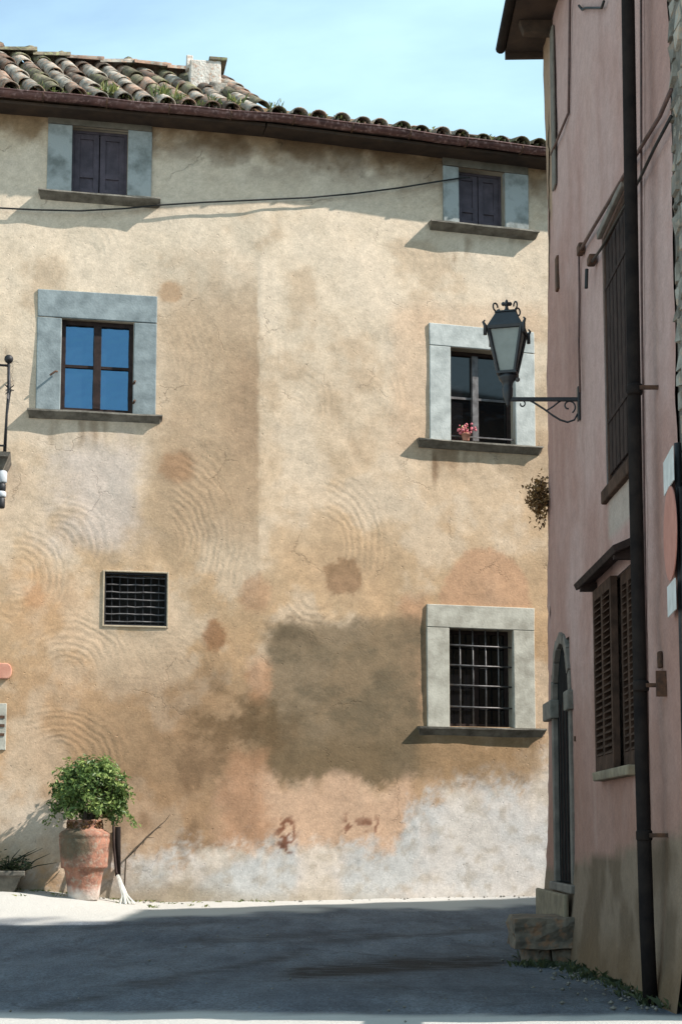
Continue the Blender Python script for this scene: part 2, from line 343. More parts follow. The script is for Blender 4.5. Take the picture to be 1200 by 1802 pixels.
def wall_grid(name, us, vs, holes, pos, paint, m, parent, relief, depth, inward):
    """plaster sheet with openings and their reveals; us, vs are grid lines in metres"""
    us = np.array(us); vs = np.array(vs); U, V = np.meshgrid(us, vs)
    n_u, n_v = len(us), len(vs)
    pts = np.array([[pos(u, 0.0, v) for u in us] for v in vs])
    rel = relief(U, V)
    for (u0, u1, v0, v1) in holes:            # keep the rims flat
        d = np.maximum(np.maximum(u0 - U, U - u1), np.maximum(v0 - V, V - v1)); rel = rel * sst(0.0, .15, d)
    nrm = np.array([np.array(pos(u, 1.0, 0)) - np.array(pos(u, 0.0, 0)) for u in us])
    pts = pts + rel[..., None] * nrm[None, :, :]
    ins = np.zeros((n_v - 1, n_u - 1), bool)
    uc = (us[:-1] + us[1:]) / 2; vc = (vs[:-1] + vs[1:]) / 2
    for (u0, u1, v0, v1) in holes:
        ins |= ((uc > u0) & (uc < u1))[None, :] & ((vc > v0) & (vc < v1))[:, None]
    col = paint(U, V, pts)
    verts = pts.reshape(-1, 3).tolist(); cols = col.reshape(-1, 3).tolist(); uvs = np.stack([U, V], -1).reshape(-1, 2).tolist()
    faces = []
    for j in range(n_v - 1):
        for i in range(n_u - 1):
            if not ins[j, i]:
                a = j * n_u + i; faces.append((a, a + 1, a + n_u + 1, a + n_u))
    for (u0, u1, v0, v1) in holes:            # reveals
        loop = [(u0, v0), (u1, v0), (u1, v1), (u0, v1)]; b = len(verts)
        for (u, v) in loop:
            for d in (0.0, -depth):
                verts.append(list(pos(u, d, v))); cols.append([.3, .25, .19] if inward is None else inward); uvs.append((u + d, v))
        for k in range(4):
            k2 = (k + 1) % 4; faces.append((b + 2 * k, b + 2 * k2, b + 2 * k2 + 1, b + 2 * k + 1))
    pl = WL[parent.name]; verts = [(x - pl.x, y - pl.y, z - pl.z) for x, y, z in verts]
    me = bpy.data.meshes.new(name); me.from_pydata(verts, [], faces); me.update()
    ca = me.attributes.new('stain', 'FLOAT_COLOR', 'POINT')
    ca.data.foreach_set('color', np.c_[np.array(cols), np.ones(len(cols))].astype(np.float32).ravel())
    if m == 'ochre':
        pp = np.array(verts) + np.array(pl)[None]; qx, qy = proj(pp); best = np.zeros(len(pp)); sec = np.zeros(len(pp)); dist = np.zeros(len(pp))
        rs = np.random.default_rng(3)
        arcs = [(290, 950, 25, 175, -15, 75), (560, 960, 45, 135, -20, 75), (100, 955, 10, 95, -20, 95), (115, 1185, 15, 120, -90, 80), (870, 960, 40, 150, 200, 70), (30, 1010, 20, 100, 0, 120),
                (140, 450, 15, 90, -80, 90), (520, 720, 10, 85, 0, 110), (590, 590, 15, 90, 20, 70), (640, 700, 20, 95, -30, 90), (760, 900, 20, 120, 40, 70), (560, 1040, 20, 70, 90, 80), (680, 470, 30, 120, -60, 80), (380, 620, 30, 130, 30, 70), (480, 900, 30, 110, 180, 60), (100, 1330, 20, 110, -60, 90), (230, 640, 80, 190, 0, 40), (300, 1180, 20, 100, -45, 80)]
        for (cx, cy, r0, r1, ang, hw) in arcs:
            ex = rs.uniform(.85, 1.2); dx, dy = (qx - cx) / ex, (qy - cy) * ex; dd = np.hypot(dx, dy); an = np.degrees(np.arctan2(dy, dx)) - ang; an = np.abs((an + 180) % 360 - 180)
            mk = sst(r0 * .6, r0 * 1.3 + 6, dd) * sst(r1 * 1.15, r1 * .75, dd) * sst(hw * 1.15, hw * .6, an)
            mk = mk * (1.0 if cx in (290, 560, 100, 115, 30) else .5); up = mk > best; sec = np.where(up, best, np.maximum(sec, mk)); best = np.where(up, mk, best); dist = np.where(up, dd / 150.0 + cx * .01, dist)
        for nm_, arr in (('swirl', dist), ('swirl_mask', np.clip(best - sec - .08, 0, 1))):
            q_ = me.attributes.new(nm_, 'FLOAT', 'POINT'); q_.data.foreach_set('value', arr.astype(np.float32))
    uvl = me.uv_layers.new(name='UVMap'); li = np.zeros(len(me.loops), int); me.loops.foreach_get('vertex_index', li)
    uvl.data.foreach_set('uv', np.array(uvs, np.float32)[li].ravel())
    me.polygons.foreach_set('use_smooth', [True] * len(me.polygons)); me.materials.append(M[m])
    o = bpy.data.objects.new(name, me); link(o, parent); WL[o.name] = pl.copy(); return o
def lines(breaks, fine, lo, hi, coarse=.5):
    bs = sorted(set(breaks + [lo, hi])); out = [bs[0]]
    for a, b in zip(bs[:-1], bs[1:]):
        st = fine if (a >= lo - 1e-6 and b <= hi + 1e-6) else coarse
        n = max(1, int(math.ceil((b - a) / st))); out += [a + (b - a) * (k + 1) / n for k in range(n)]
    return out

# ================================================================ ground
def build_ground():
    xs = np.unique(np.r_[np.linspace(-90, -8, 22), np.linspace(-8, 8, 129), np.linspace(8, 90, 22)])
    ys = np.unique(np.r_[np.linspace(-60, 4, 20), np.linspace(4, 19, 151), np.linspace(19, 120, 24)])
    X, Y = np.meshgrid(xs, ys); Z = gz(X, Y)
    near = sst(4, 6, Y) * sst(26, 20, Y) * sst(-12, -8, X) * sst(12, 8, X)
    Z = Z + near * ((fbm(X * .9, Y * .9, 4, 3) - .5) * .05 + (fbm(X * 4, Y * 4, 3, 9) - .5) * .012)
    v = np.stack([X, Y, Z], -1).reshape(-1, 3); nx = len(xs)
    f = [(j * nx + i, j * nx + i + 1, (j + 1) * nx + i + 1, (j + 1) * nx + i) for j in range(len(ys) - 1) for i in range(nx - 1)]
    me = bpy.data.meshes.new('road'); me.from_pydata(v.tolist(), [], f); me.update()
    me.polygons.foreach_set('use_smooth', [True] * len(f))
    m = bpy.data.materials.new('worn_asphalt'); m.use_nodes = True; t = m.node_tree; N = t.nodes; K = t.links; b = N['Principled BSDF']
    b.inputs['Roughness'].default_value = .9; b.inputs['Specular IOR Level'].default_value = .25
    co = N.new('ShaderNodeTexCoord')
    def nz(s, d, r, scl=(1, 1, 1)):
        mp = N.new('ShaderNodeMapping'); mp.inputs['Scale'].default_value = scl; K.new(co.outputs['Object'], mp.inputs[0])
        n = N.new('ShaderNodeTexNoise'); n.inputs['Scale'].default_value = s; n.inputs['Detail'].default_value = d; n.inputs['Roughness'].default_value = r
        K.new(mp.outputs[0], n.inputs['Vector']); return n.outputs[0]
    def rmp(x, stops):
        r = N.new('ShaderNodeValToRGB'); e = r.color_ramp.elements
        while len(e) < len(stops): e.new(.5)
        for k, (p, c) in enumerate(stops): e[k].position = p; e[k].color = (*c, 1)
        K.new(x, r.inputs[0]); return r.outputs[0]
    base = rmp(nz(1.1, 10, .72, (1.5, .55, 1)), [(.34, (.055, .066, .083)), (.5, (.083, .096, .115)), (.66, (.118, .132, .152))])
    grit = rmp(nz(42, 6, .8, (1.3, .6, 1)), [(.34, (.5, .5, .5)), (.66, (1.5, 1.5, 1.5))])
    worn = rmp(nz(3.2, 7, .7, (1.3, .45, 1)), [(.40, (.82, .82, .82)), (.58, (1.06, 1.06, 1.06))])
    def mul(a, c):
        x = N.new('ShaderNodeMixRGB'); x.blend_type = 'MULTIPLY'; x.inputs[0].default_value = 1; K.new(a, x.inputs[1]); K.new(c, x.inputs[2]); return x.outputs[0]
    col = mul(mul(base, grit), worn)
    # tar-black seams and an oily drip line
    at = N.new('ShaderNodeAttribute'); at.attribute_name = 'tar'
    nn = nz(6, 6, .7, (.5, 2, 1)); ml = N.new('ShaderNodeMath'); ml.operation = 'MULTIPLY'; K.new(at.outputs['Fac'], ml.inputs[0])
    rr = rmp(nn, [(.36, (.25, .25, .25)), (.58, (1, 1, 1))]); K.new(rr, ml.inputs[1])
    x = N.new('ShaderNodeMixRGB'); x.inputs[2].default_value = (.016, .017, .019, 1); K.new(ml.outputs[0], x.inputs[0]); K.new(col, x.inputs[1]); col = x.outputs[0]
    cw = N.new('ShaderNodeTexNoise'); cw.inputs['Scale'].default_value = 2.2; cw.inputs['Detail'].default_value = 6; K.new(co.outputs['Object'], cw.inputs['Vector'])
    c1 = N.new('ShaderNodeVectorMath'); c1.operation = 'SCALE'; c1.inputs['Scale'].default_value = .9; K.new(cw.outputs['Color'], c1.inputs[0])
    c2 = N.new('ShaderNodeVectorMath'); c2.operation = 'ADD'; K.new(co.outputs['Object'], c2.inputs[0]); K.new(c1.outputs[0], c2.inputs[1])
    cv = N.new('ShaderNodeTexVoronoi'); cv.voronoi_dimensions = '2D'; cv.feature = 'DISTANCE_TO_EDGE'; cv.inputs['Scale'].default_value = .55; K.new(c2.outputs[0], cv.inputs['Vector'])
    cr_ = N.new('ShaderNodeMapRange'); cr_.inputs['From Min'].default_value = .016; cr_.inputs['From Max'].default_value = .005; cr_.inputs['To Max'].default_value = .35; K.new(cv.outputs[0], cr_.inputs[0])
    x = N.new('ShaderNodeMixRGB'); x.inputs[2].default_value = (.02, .02, .022, 1); K.new(cr_.outputs[0], x.inputs[0]); K.new(col, x.inputs[1]); col = x.outputs[0]
    ad = N.new('ShaderNodeAttribute'); ad.attribute_name = 'lit_strip'
    x = N.new('ShaderNodeMixRGB'); x.inputs[2].default_value = (.44, .42, .385, 1); K.new(ad.outputs['Fac'], x.inputs[0]); K.new(col, x.inputs[1]); K.new(x.outputs[0], b.inputs['Base Color'])
    bp = N.new('ShaderNodeBump'); bp.inputs['Strength'].default_value = .6; bp.inputs['Distance'].default_value = .02
    hh = N.new('ShaderNodeMath'); hh.operation = 'ADD'; K.new(nz(60, 5, .7), hh.inputs[0]); K.new(nz(7, 5, .6), hh.inputs[1]); K.new(hh.outputs[0], bp.inputs['Height']); K.new(bp.outputs[0], b.inputs['Normal'])
    me.materials.append(m)
    P3 = np.stack([X, Y, Z], -1); Ys = np.maximum(Y, 1.0); P3[..., 1] = Ys; px, py = proj(P3)
    wb = (fbm(X * 2, Y * 2, 3, 5) - .5)
    tar = np.zeros_like(X)
    def seam(x0, y0, x1, y1, wd, k):
        nonlocal tar
        t = np.clip((px - x0) / (x1 - x0), 0, 1); yc = y0 + (y1 - y0) * t + wb * 16
        inside = sst(x0 - 30, x0 + 40, px) * sst(x1 + 30, x1 - 60, px)
        tar = np.maximum(tar, k * inside * np.exp(-((py - yc) / wd) ** 2))
    seam(500, 1712, 900, 1690, 11, 1.7); seam(640, 1700, 900, 1694, 13, .6); seam(190, 1742, 560, 1672, 5, .9); seam(0, 1790, 330, 1725, 5, .8)
    seam(520, 1660, 900, 1628, 4, .8); seam(300, 1660, 650, 1640, 4, .6); seam(60, 1640, 420, 1618, 3, .5); seam(600, 1735, 1150, 1755, 12, .4)
    # sunlit strips painted pale into the road: by the ochre wall and in front
    a = AR; dn = 17.245 - (-math.sin(a) * X + math.cos(a) * Y)
    lit_strip = np.maximum(sst(.5, -.1, dn + wb * 1.2 - 1.05 - .75 * sst(-.6, -1.9, X)) * .9 * sst(30, 24, Y) * sst(4, 1, X), sst(8.35, 8.12, Y + .17 * (X - 2) + wb * .25) * .85)
    for nm, arr in (('tar', tar), ('lit_strip', lit_strip)):
        q = me.attributes.new(nm, 'FLOAT', 'POINT'); q.data.foreach_set('value', arr.astype(np.float32).ravel())
    o = bpy.data.objects.new('road', me); C.objects.link(o); o['kind'] = 'structure'
    o['label'] = 'worn grey asphalt lane rising to the ochre house'
build_ground()

# ================================================================ ochre house
house = tag(empty('ochre_house', W(0.3, 0, 0)), 'three-storey ochre plaster house with stained wall and tiled roof', 'house')
EZ, ED = 9.13, 0.31                            # eave line height and reach
def rect(x0, y0, x1, y1, xm=None):
    """photo rectangle -> wall rectangle (s0, s1, z0, z1)"""
    xm, ym = (x0 + x1) / 2, (y0 + y1) / 2
    return (wsz(x0, ym)[0], wsz(x1, ym)[0], wsz(xm, y1)[1], wsz(xm, y0)[1])
OP = dict(w1=rect(127, 226, 225, 346), w2=rect(108, 564, 235, 725), w3=rect(806, 300, 887, 402), w4=rect(792, 616, 905, 779),
          w5=rect(790, 1107, 903, 1279), vent=rect(184, 1008, 294, 1101))
def ochre_paint(U, V, pts):
    px, py = proj(pts)
    wx = (fbm(U * 2.1, V * 2.1, 5, 11) - .5); wy = (fbm(U * 2.1, V * 2.1, 5, 23) - .5)
    fx = (fbm(U * 7, V * 7, 5, 31, .78) - .5) * 1.25; fy = (fbm(U * 7, V * 7, 5, 37, .78) - .5) * 1.25; gr = rng.random(U.shape)
    X = px + wx * 90 + fx * 40; Y = py + wy * 90 + fy * 40
    def cl(c):
        v = lin(c) * np.array([.83, .775, .785]); g = v.mean(); return g + (v - g) * .86
    yy = py + wy * 260
    stops = [(0, (200, 178, 140)), (330, (213, 197, 168)), (600, (212, 195, 165)), (800, (206, 185, 152)), (980, (200, 172, 132)), (1150, (193, 160, 116)), (1400, (190, 155, 113)), (1802, (190, 155, 113))]
    ks = np.array([k for k, _ in stops]); cs = np.array([cl(c) for _, c in stops])
    col = np.stack([np.interp(yy, ks, cs[:, i]) for i in range(3)], -1)
    def lay(mask, c, k=1.0):
        nonlocal col
        m = np.clip(mask * k, 0, 1)[..., None]; col = col * (1 - m) + cl(c) * m
    def box(x0, y0, x1, y1, e=25, x=None, y=None):
        x = X if x is None else x; y = Y if y is None else y
        return sst(x0 - e, x0 + e, x) * sst(x1 + e, x1 - e, x) * sst(y0 - e, y0 + e, y) * sst(y1 + e, y1 - e, y)
    def ell(x0, y0, rx, ry, e=.25, x=None, y=None):
        x = X if x is None else x; y = Y if y is None else y
        d = np.sqrt(((x - x0) / rx) ** 2 + ((y - y0) / ry) ** 2); return sst(1 + e, 1 - e, d)
    Xf = px + fx * 22; Yf = py + fy * 22
    blot = fbm(U * 1.3, V * 1.3, 6, 41, .6)
    lay(sst(.5, .66, blot), (178, 152, 116), .5); lay(sst(.5, .36, blot), (218, 203, 176), .45)
    # grimy band under the eave, painted darker to deepen the eave's shade
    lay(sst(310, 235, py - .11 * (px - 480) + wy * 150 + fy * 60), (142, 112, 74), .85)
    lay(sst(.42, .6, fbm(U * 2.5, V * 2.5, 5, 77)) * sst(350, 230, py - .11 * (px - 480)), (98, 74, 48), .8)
    # the browner strip left of the crease, the pale patch below the blue window
    lay(sst(235, 330, px + wx * 40) * sst(458, 452, px + fx * 8) * sst(430, 560, Y) * sst(1010, 900, Y), (180, 153, 117), .75)
    lay(sst(380, 440, px + wx * 30) * sst(457, 452, px + fx * 8) * sst(560, 660, Y) * sst(860, 760, Y), (152, 124, 92), .45)
    lay(box(95, 760, 240, 965, 45), (205, 193, 178), .8)
    lay(ell(60, 1050, 60, 55, .8), (196, 150, 98), .5); lay(ell(110, 1230, 90, 120, .8), (190, 152, 110), .4)
    lay(box(0, 1395, 150, 1495, 40), (198, 188, 168), .75)
    # repaired salmon patches
    lay(np.maximum(ell(853, 1075, 80, 112, .06, Xf, Yf), 0) * sst(1090, 1070, py), (196, 155, 116), .85)
    lay(box(703, 1050, 752, 1260, 14, Xf, Yf), (194, 152, 112), .8)
    lay(box(690, 540, 770, 800, 20, Xf, Yf), (208, 176, 138), .55); lay(box(725, 535, 950, 600, 16, Xf, Yf), (208, 178, 142), .5)
    # olive-grey damp
    g = box(468, 1092, 745, 1372, 14, px + wx * 12 + fx * 20, py + wy * 26 + fy * 30)
    tex = fbm(U * 2.6, V * 4.5, 6, 53, .72)
    lay(g, (136, 119, 90), .86); lay(g * sst(.40, .66, tex), (104, 95, 73), .65); lay(g * sst(.3, .9, gr), (120, 102, 74), .35); lay(g * sst(1230, 1330, Y), (112, 97, 70), .55)
    lay(box(440, 1240, 490, 1385, 18), (98, 84, 56), .8); lay(box(470, 1300, 690, 1375, 30), (122, 102, 70), .5)
    lay(box(468, 1100, 570, 1140, 22), (105, 90, 66), .55)
    lay(ell(400, 1285, 85, 60, .8) * sst(.38, .58, tex), (104, 84, 54), .95)
    lay(ell(315, 1405, 80, 78, .8) * sst(.38, .6, fbm(U * 3.5, V * 3, 5, 59)), (100, 79, 56), .95)
    lay(ell(300, 1340, 150, 150, .8), (150, 118, 82), .6)
    lay(box(340, 1190, 400, 1300, 40), (140, 112, 76), .4)
    # bare orange render and whitish salts along the foot
    lay(box(395, 1375, 735, 1500, 22), (206, 172, 138), .9); lay(box(395, 1335, 478, 1490, 24), (180, 136, 96), .8)
    edge = np.interp(px, [0, 120, 225, 300, 400, 470, 520, 600, 690, 715, 760, 800, 870, 960, 1100], [1560, 1545, 1515, 1500, 1488, 1500, 1482, 1500, 1494, 1450, 1420, 1368, 1385, 1350, 1340])
    sal = sst(-34, 40, Y - edge + fy * 60)
    lay(sal, (208, 204, 194), .9); tx = fbm(U * 1.8, V * 1.8, 5, 67)
    lay(sal * sst(.46, .6, tx), (190, 197, 194), .7); lay(sal * sst(.5, .36, tx), (216, 203, 178), .5)
    lay(sal * sst(700, 780, px) * sst(1395, 1440, Y), (216, 215, 207), .6)
    lay(sal * sst(.54, .7, fbm(U * 9, V * 9, 5, 71)), (172, 160, 136), .45)
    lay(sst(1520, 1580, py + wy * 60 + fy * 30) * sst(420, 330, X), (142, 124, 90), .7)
    lay(sst(1560, 1585, py + wy * 30) * sst(960, 400, px), (170, 158, 132), .6)
    lay(box(485, 1440, 520, 1500, 8, Xf, Yf) * sst(.5, .56, fbm(U * 22, V * 22, 3, 83)), (120, 68, 40), .9)
    lay(box(600, 1440, 670, 1465, 8, Xf, Yf) * sst(.54, .6, fbm(U * 22, V * 22, 3, 89)), (120, 70, 44), .8)
    # round and small patches
    lay(ell(603, 1016, 34, 33, .12, Xf, Yf), (140, 110, 76), .8); lay(ell(603, 1028, 27, 20, .4, Xf, Yf), (172, 138, 102), .45)
    lay(ell(313, 822, 30, 30, .35, Xf, Yf), (166, 130, 92), .85); lay(ell(300, 513, 22, 18, .3, Xf, Yf), (178, 145, 106), .8)
    lay(ell(449, 1046, 27, 32, .3, Xf, Yf), (178, 140, 102), .7); lay(ell(380, 1118, 19, 27, .3, Xf, Yf), (150, 108, 68), .85)
    lay(ell(455, 1195, 22, 40, .4, Xf, Yf), (186, 136, 92), .6); lay(ell(60, 1050, 20, 20, .4, Xf, Yf), (190, 130, 70), .4)
    # water streaks below the sills, at their own ends
    st = fbm(U * 7, V * 1.5, 5, 97)
    for (x0, x1, y0, ln) in ((745, 880, 795, 60), (740, 945, 1300, 90), (70, 280, 745, 40), (770, 930, 425, 25)):
        lay(sst(x0 - 5, x0 + 15, px) * sst(x1 + 5, x1 - 15, px) * sst(y0 - 14, y0, py) * sst(y0 + ln, y0 + ln * .3, py + wy * 60) * sst(.4, .66, st), (138, 110, 76), .6)
    lay(box(735, 1300, 945, 1375, 16, Xf, Y), (150, 122, 82), .7)
    lay(sst(758, 763, px + fx * 6) * sst(772, 767, px + fx * 6) * box(0, 800, 1200, 850, 14, px, py), (120, 92, 62), .7)
    col = col * (1 + (gr[..., None] - .5) * .14)
    return col
sb = [o[0] for o in OP.values()] + [o[1] for o in OP.values()]; zb = [o[2] for o in OP.values()] + [o[3] for o in OP.values()]
US = lines(sb + [-7.0, 0.0, 11.0], .03, -3.4, 3.9); VS = lines(zb + [-.5, 9.45], .03, -.1, 9.3)
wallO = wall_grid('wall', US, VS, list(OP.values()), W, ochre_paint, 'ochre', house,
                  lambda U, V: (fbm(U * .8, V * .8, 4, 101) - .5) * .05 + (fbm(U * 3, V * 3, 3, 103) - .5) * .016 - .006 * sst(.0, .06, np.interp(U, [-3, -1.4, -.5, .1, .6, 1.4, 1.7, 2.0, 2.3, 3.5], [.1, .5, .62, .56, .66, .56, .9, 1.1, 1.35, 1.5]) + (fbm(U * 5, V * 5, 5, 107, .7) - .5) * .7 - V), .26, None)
# plaster lip at the very foot is covered by the ground; body of the house behind the wall
for s_ in (-7, 11):
    MB().add([W(s_, -.02, -.5), W(s_, -7, -.5), W(s_, -7, 9.4), W(s_, -.02, 9.4)], [(0, 1, 2, 3)]).build('side_wall', 'mortar', house)

def boxW(s0, s1, d0, d1, z0, z1): return MB().box(s0, s1, -d1, -d0, z0, z1, lambda s, d, z: W(s, -d, z))
def rough(mb, amp, k=1): # uneven hand-cut edges
    for v in mb.v: v += Vector((random.uniform(-amp, amp), random.uniform(-amp, amp) * .5, random.uniform(-amp, amp) * k))
    return mb
def sillW(s0, s1, zt, d, name, parent, th=.075):
    mb = MB(); F = W; dt = .05
    prof = [(-.05, zt), (d, zt - .010), (d + .003, zt - .030), (d * .72, zt - .05), (0.0, zt - th - .03), (-.05, zt - th - .03)]
    n = 7; vs = []
    for k in range(n):
        s = s0 + (s1 - s0) * k / (n - 1)
        for j, (dd, z) in enumerate(prof):
            e = random.uniform(-.006, .006) if j in (1, 2, 3) else 0
            inset = (.03 if k == 0 else -.03 if k == n - 1 else 0) if j in (3, 4) else 0
            vs.append(F(s + inset, dd + e, z + e * .6))
    m = len(prof); fs = []
    for k in range(n - 1):
        for j in range(m): fs.append((k * m + j, k * m + (j + 1) % m, (k + 1) * m + (j + 1) % m, (k + 1) * m + j))
    fs += [tuple(reversed(range(m))), tuple((n - 1) * m + j for j in range(m))]
    return mb.add(vs, fs).build(name, 'sill', parent)
def backing(o, d, name, m, parent):
    return boxW(o[0] - .01, o[1] + .01, -d - .02, -d, o[2] - .01, o[3] + .01).build(name, m, parent)
def frame_bars(o, d0, d1, wd):
    s0, s1, z0, z1 = o; m = MB()
    for a in ((s0, s0 + wd, z0, z1), (s1 - wd, s1, z0, z1), (s0 + wd, s1 - wd, z1 - wd, z1), (s0 + wd, s1 - wd, z0, z0 + wd)):
        m.box(a[0], a[1], -d1, -d0, a[2], a[3], lambda s, d, z: W(s, -d, z))
    return m
def surround(o, fr, m, parent, proud=.05, lintel=True, ms=None):
    """fr = outer rectangle: jambs of one stone each, lintel across"""
    s0, s1, z0, z1 = o; S0, S1, Z0, Z1 = fr
    if lintel: rough(boxW(S0, S1, -.06, proud, z1 + .003, Z1), .005).build('lintel', 'stone_lintel' if m == 'stone_top' else m, parent, bevel=.008)
    rough(boxW(S0 + .002, s0, -.06, proud - .003, z0 - .02, z1 if lintel else Z1), .004).build('jamb', m, parent, bevel=.008)
    rough(boxW(s1, S1 - .002, -.06, proud - .003, z0 - .02, z1 if lintel else Z1), .004).build('jamb', m, parent, bevel=.008)
def leafpanels(o, d, parent, m):
    """two boarded shutter leaves with raised rails"""
    s0, s1, z0, z1 = o; mid = (s0 + s1) / 2
    for a, b_ in ((s0 + .03, mid - .006), (mid + .006, s1 - .03)):
        lf = boxW(a, b_, -d - .03, -d, z0 + .03, z1 - .03).build('shutter', m, parent, bevel=.004)
        h = z1 - z0; wd = .065
        mb = MB()
        for q in ((a, a + wd, z0 + .03, z1 - .03), (b_ - wd, b_, z0 + .03, z1 - .03), (a + wd, b_ - wd, z1 - .03 - wd, z1 - .03), (a + wd, b_ - wd, z0 + .03, z0 + .14), (a + wd, b_ - wd, z0 + h * .32, z0 + h * .32 + wd)):
            mb.box(q[0], q[1], d - .018, d + .001, q[2], q[3], lambda s, dd, z: W(s, -dd, z))
        mb.v = mb.v; mb.build('shutter_rail', m, parent, bevel=.003)

def build_windows():
    # top left
    o = OP['w1']; w_ = frame_bars(o, -.16, -.10, .03).build('window', 'shutter_purple', house); w_['label'] = 'top left window with closed mauve shutters under the gutter'
    leafpanels(o, .13, w_, 'shutter_purple'); backing(o, .25, 'backing', 'interior', w_)
    fr = rect(84, 196, 268, 346); surround(o, (fr[0], fr[1], o[2], fr[3]), 'stone_top', w_, .03)
    s = rect(68, 340, 282, 352); sillW(s[0], s[1], o[2] + .0, .13, 'sill', w_, .06)
    # left middle
    o = OP['w2']; w_ = frame_bars(o, -.13, -.06, .05).build('window', 'dark_wood', house); w_['label'] = 'middle left window with four blue panes in grey-blue stone'
    s0, s1, z0, z1 = o; mid = (s0 + s1) / 2; zb_ = z0 + (z1 - z0) * .505
    m = MB(); m.box(mid - .045, mid + .045, .05, .12, z0 + .05, z1 - .05, lambda s, d, z: W(s, -d, z) if 0 else W(s, -d, z)); m.build('mullion', 'dark_wood', w_, bevel=.005)
    for a, b_ in ((s0 + .05, mid - .045), (mid + .045, s1 - .05)):
        boxW(a, b_, -.115, -.075, zb_ - .016, zb_ + .016).build('glazing_bar', 'dark_wood', w_)
        for za, zc in ((z0 + .05, zb_ - .016), (zb_ + .016, z1 - .05)):
            pane = boxW(a, b_, -.108, -.1, za, zc).build('pane', 'pane_blue', w_)
    backing(o, .25, 'backing', 'interior', w_)
    fr = rect(65, 516, 276, 727); surround(o, (fr[0], fr[1], o[2], fr[3]), 'stone_blue', w_, .022)
    s = rect(48, 722, 286, 740); sillW(s[0], s[1], o[2] - .005, .075, 'sill', w_, .07)
    q = wsz(98, 660); MB().tube([W(q[0] + .02, .04, q[1] + .03), W(q[0], .08, q[1] + .02), W(q[0] - .06, .085, q[1] - .03)], .012, 6).build('shutter_hook', 'rust', w_)
    for hz in (.35, .12): q = wsz(236, 700); MB().tube([W(s1 + .005, .0, z0 + hz), W(s1 + .02, .07, z0 + hz + .02)], .014, 6).build('hinge_pin', 'rust', w_)
    # top right
    o = OP['w3']; w_ = frame_bars(o, -.17, -.11, .03).build('window', 'shutter_purple', house); w_['label'] = 'top right window with closed mauve shutters beside the pink house'
    leafpanels(o, .14, w_, 'shutter_purple'); backing(o, .25, 'backing', 'interior', w_)
    fr = rect(778, 262, 928, 402); surround(o, (fr[0], fr[1], o[2], fr[3]), 'stone_top', w_, .03)
    s = rect(753, 390, 942, 410); sillW(s[0], s[1], o[2] + .005, .13, 'sill', w_, .06)
    # right middle
    o = OP['w4']; w_ = frame_bars(o, -.20, -.14, .045).build('window', 'dark_wood', house); w_['label'] = 'middle right window with dark panes behind the lantern'
    s0, s1, z0, z1 = o; mid = s0 + (s1 - s0) * .44
    boxW(mid - .04, mid + .04, -.2, -.12, z0 + .045, z1 - .045).build('mullion', 'iron_grey', w_, bevel=.005)
    zb_ = z0 + (z1 - z0) * .5
    for a, b_ in ((s0 + .045, mid - .04), (mid + .04, s1 - .045)):
        boxW(a, b_, -.19, -.155, zb_ - .014, zb_ + .014).build('glazing_bar', 'iron_grey', w_)
        for za, zc in ((z0 + .045, zb_ - .014), (zb_ + .014, z1 - .045)): boxW(a, b_, -.18, -.172, za, zc).build('pane', 'pane_dark', w_)
    boxW(s0 + .02, s1 - .02, -.02, .0, z0 + .055, z0 + .07).build('guard_rail', 'iron_grey', w_)
    backing(o, .25, 'backing', 'interior', w_)
    fr = rect(755, 577, 940, 781); surround(o, (fr[0], fr[1], o[2], fr[3]), 'stone_pale', w_, .026)
    s = rect(733, 770, 951, 790); sillW(s[0], s[1], o[2] - .005, .085, 'sill', w_, .075)
    # right bottom
    o = OP['w5']; w_ = frame_bars(o, -.22, -.17, .045).build('window', 'dark_wood', house); w_['label'] = 'ground floor window behind an iron grille in cream stone'
    s0, s1, z0, z1 = o
    for a, b_ in ((s0 + .045, (s0 + s1) / 2 - .03), ((s0 + s1) / 2 + .03, s1 - .045)): boxW(a, b_, -.205, -.198, z0 + .045, z1 - .045).build('pane', 'pane_dark', w_)
    boxW((s0 + s1) / 2 - .03, (s0 + s1) / 2 + .03, -.21, -.18, z0 + .045, z1 - .045).build('mullion', 'dark_wood', w_)
    for k, yy in enumerate((1137, 1172, 1207, 1245)):
        z = wsz(846, yy)[1]; MB().tube([W(s0 - .01, -.06, z + .012), W((s0 + s1) / 2, -.055, z + .003), W(s1 + .01, -.06, z)], .011, 6).build('grille_bar', 'iron_grey', w_, True)
    for k in range(4):
        s = s0 + (s1 - s0) * (.2 + .2 * k); MB().tube([W(s, -.075, z0), W(s + .004, -.075, (z0 + z1) / 2), W(s, -.075, z1)], .010, 6).build('grille_bar', 'iron_grey', w_, True)
    backing(o, .25, 'backing', 'interior', w_)
    fr = rect(750, 1067, 940, 1281); surround(o, (fr[0], fr[1], o[2], fr[3]), 'stone_cream', w_, .028)
    s = rect(734, 1272, 957, 1290); sillW(s[0], s[1], o[2] - .005, .09, 'sill', w_, .085)
    # cellar vent
    o = OP['vent']; v_ = frame_bars(o, -.1, -.03, .018).build('vent_grate', 'iron', house); v_['label'] = 'square iron vent grate in the ochre wall'
    s0, s1, z0, z1 = o
    for k in range(7):
        z = z0 + (z1 - z0) * (k + .6) / 7.2; MB().tube([W(s0 + (s1 - s0) * j / 8, -.045 + (.006 if j % 2 else -.006), z + random.uniform(-.006, .006)) for j in range(9)], .008, 5).build('grate_bar', 'iron_grey', v_)
    for k in range(7):
        s = s0 + (s1 - s0) * (k + 1) / 8; MB().tube([W(s, -.055, z0), W(s, -.055, z1)], .006, 5).build('grate_bar', 'iron', v_)
    backing(o, .25, 'backing', 'interior', v_)
    e = .022; mb = MB()
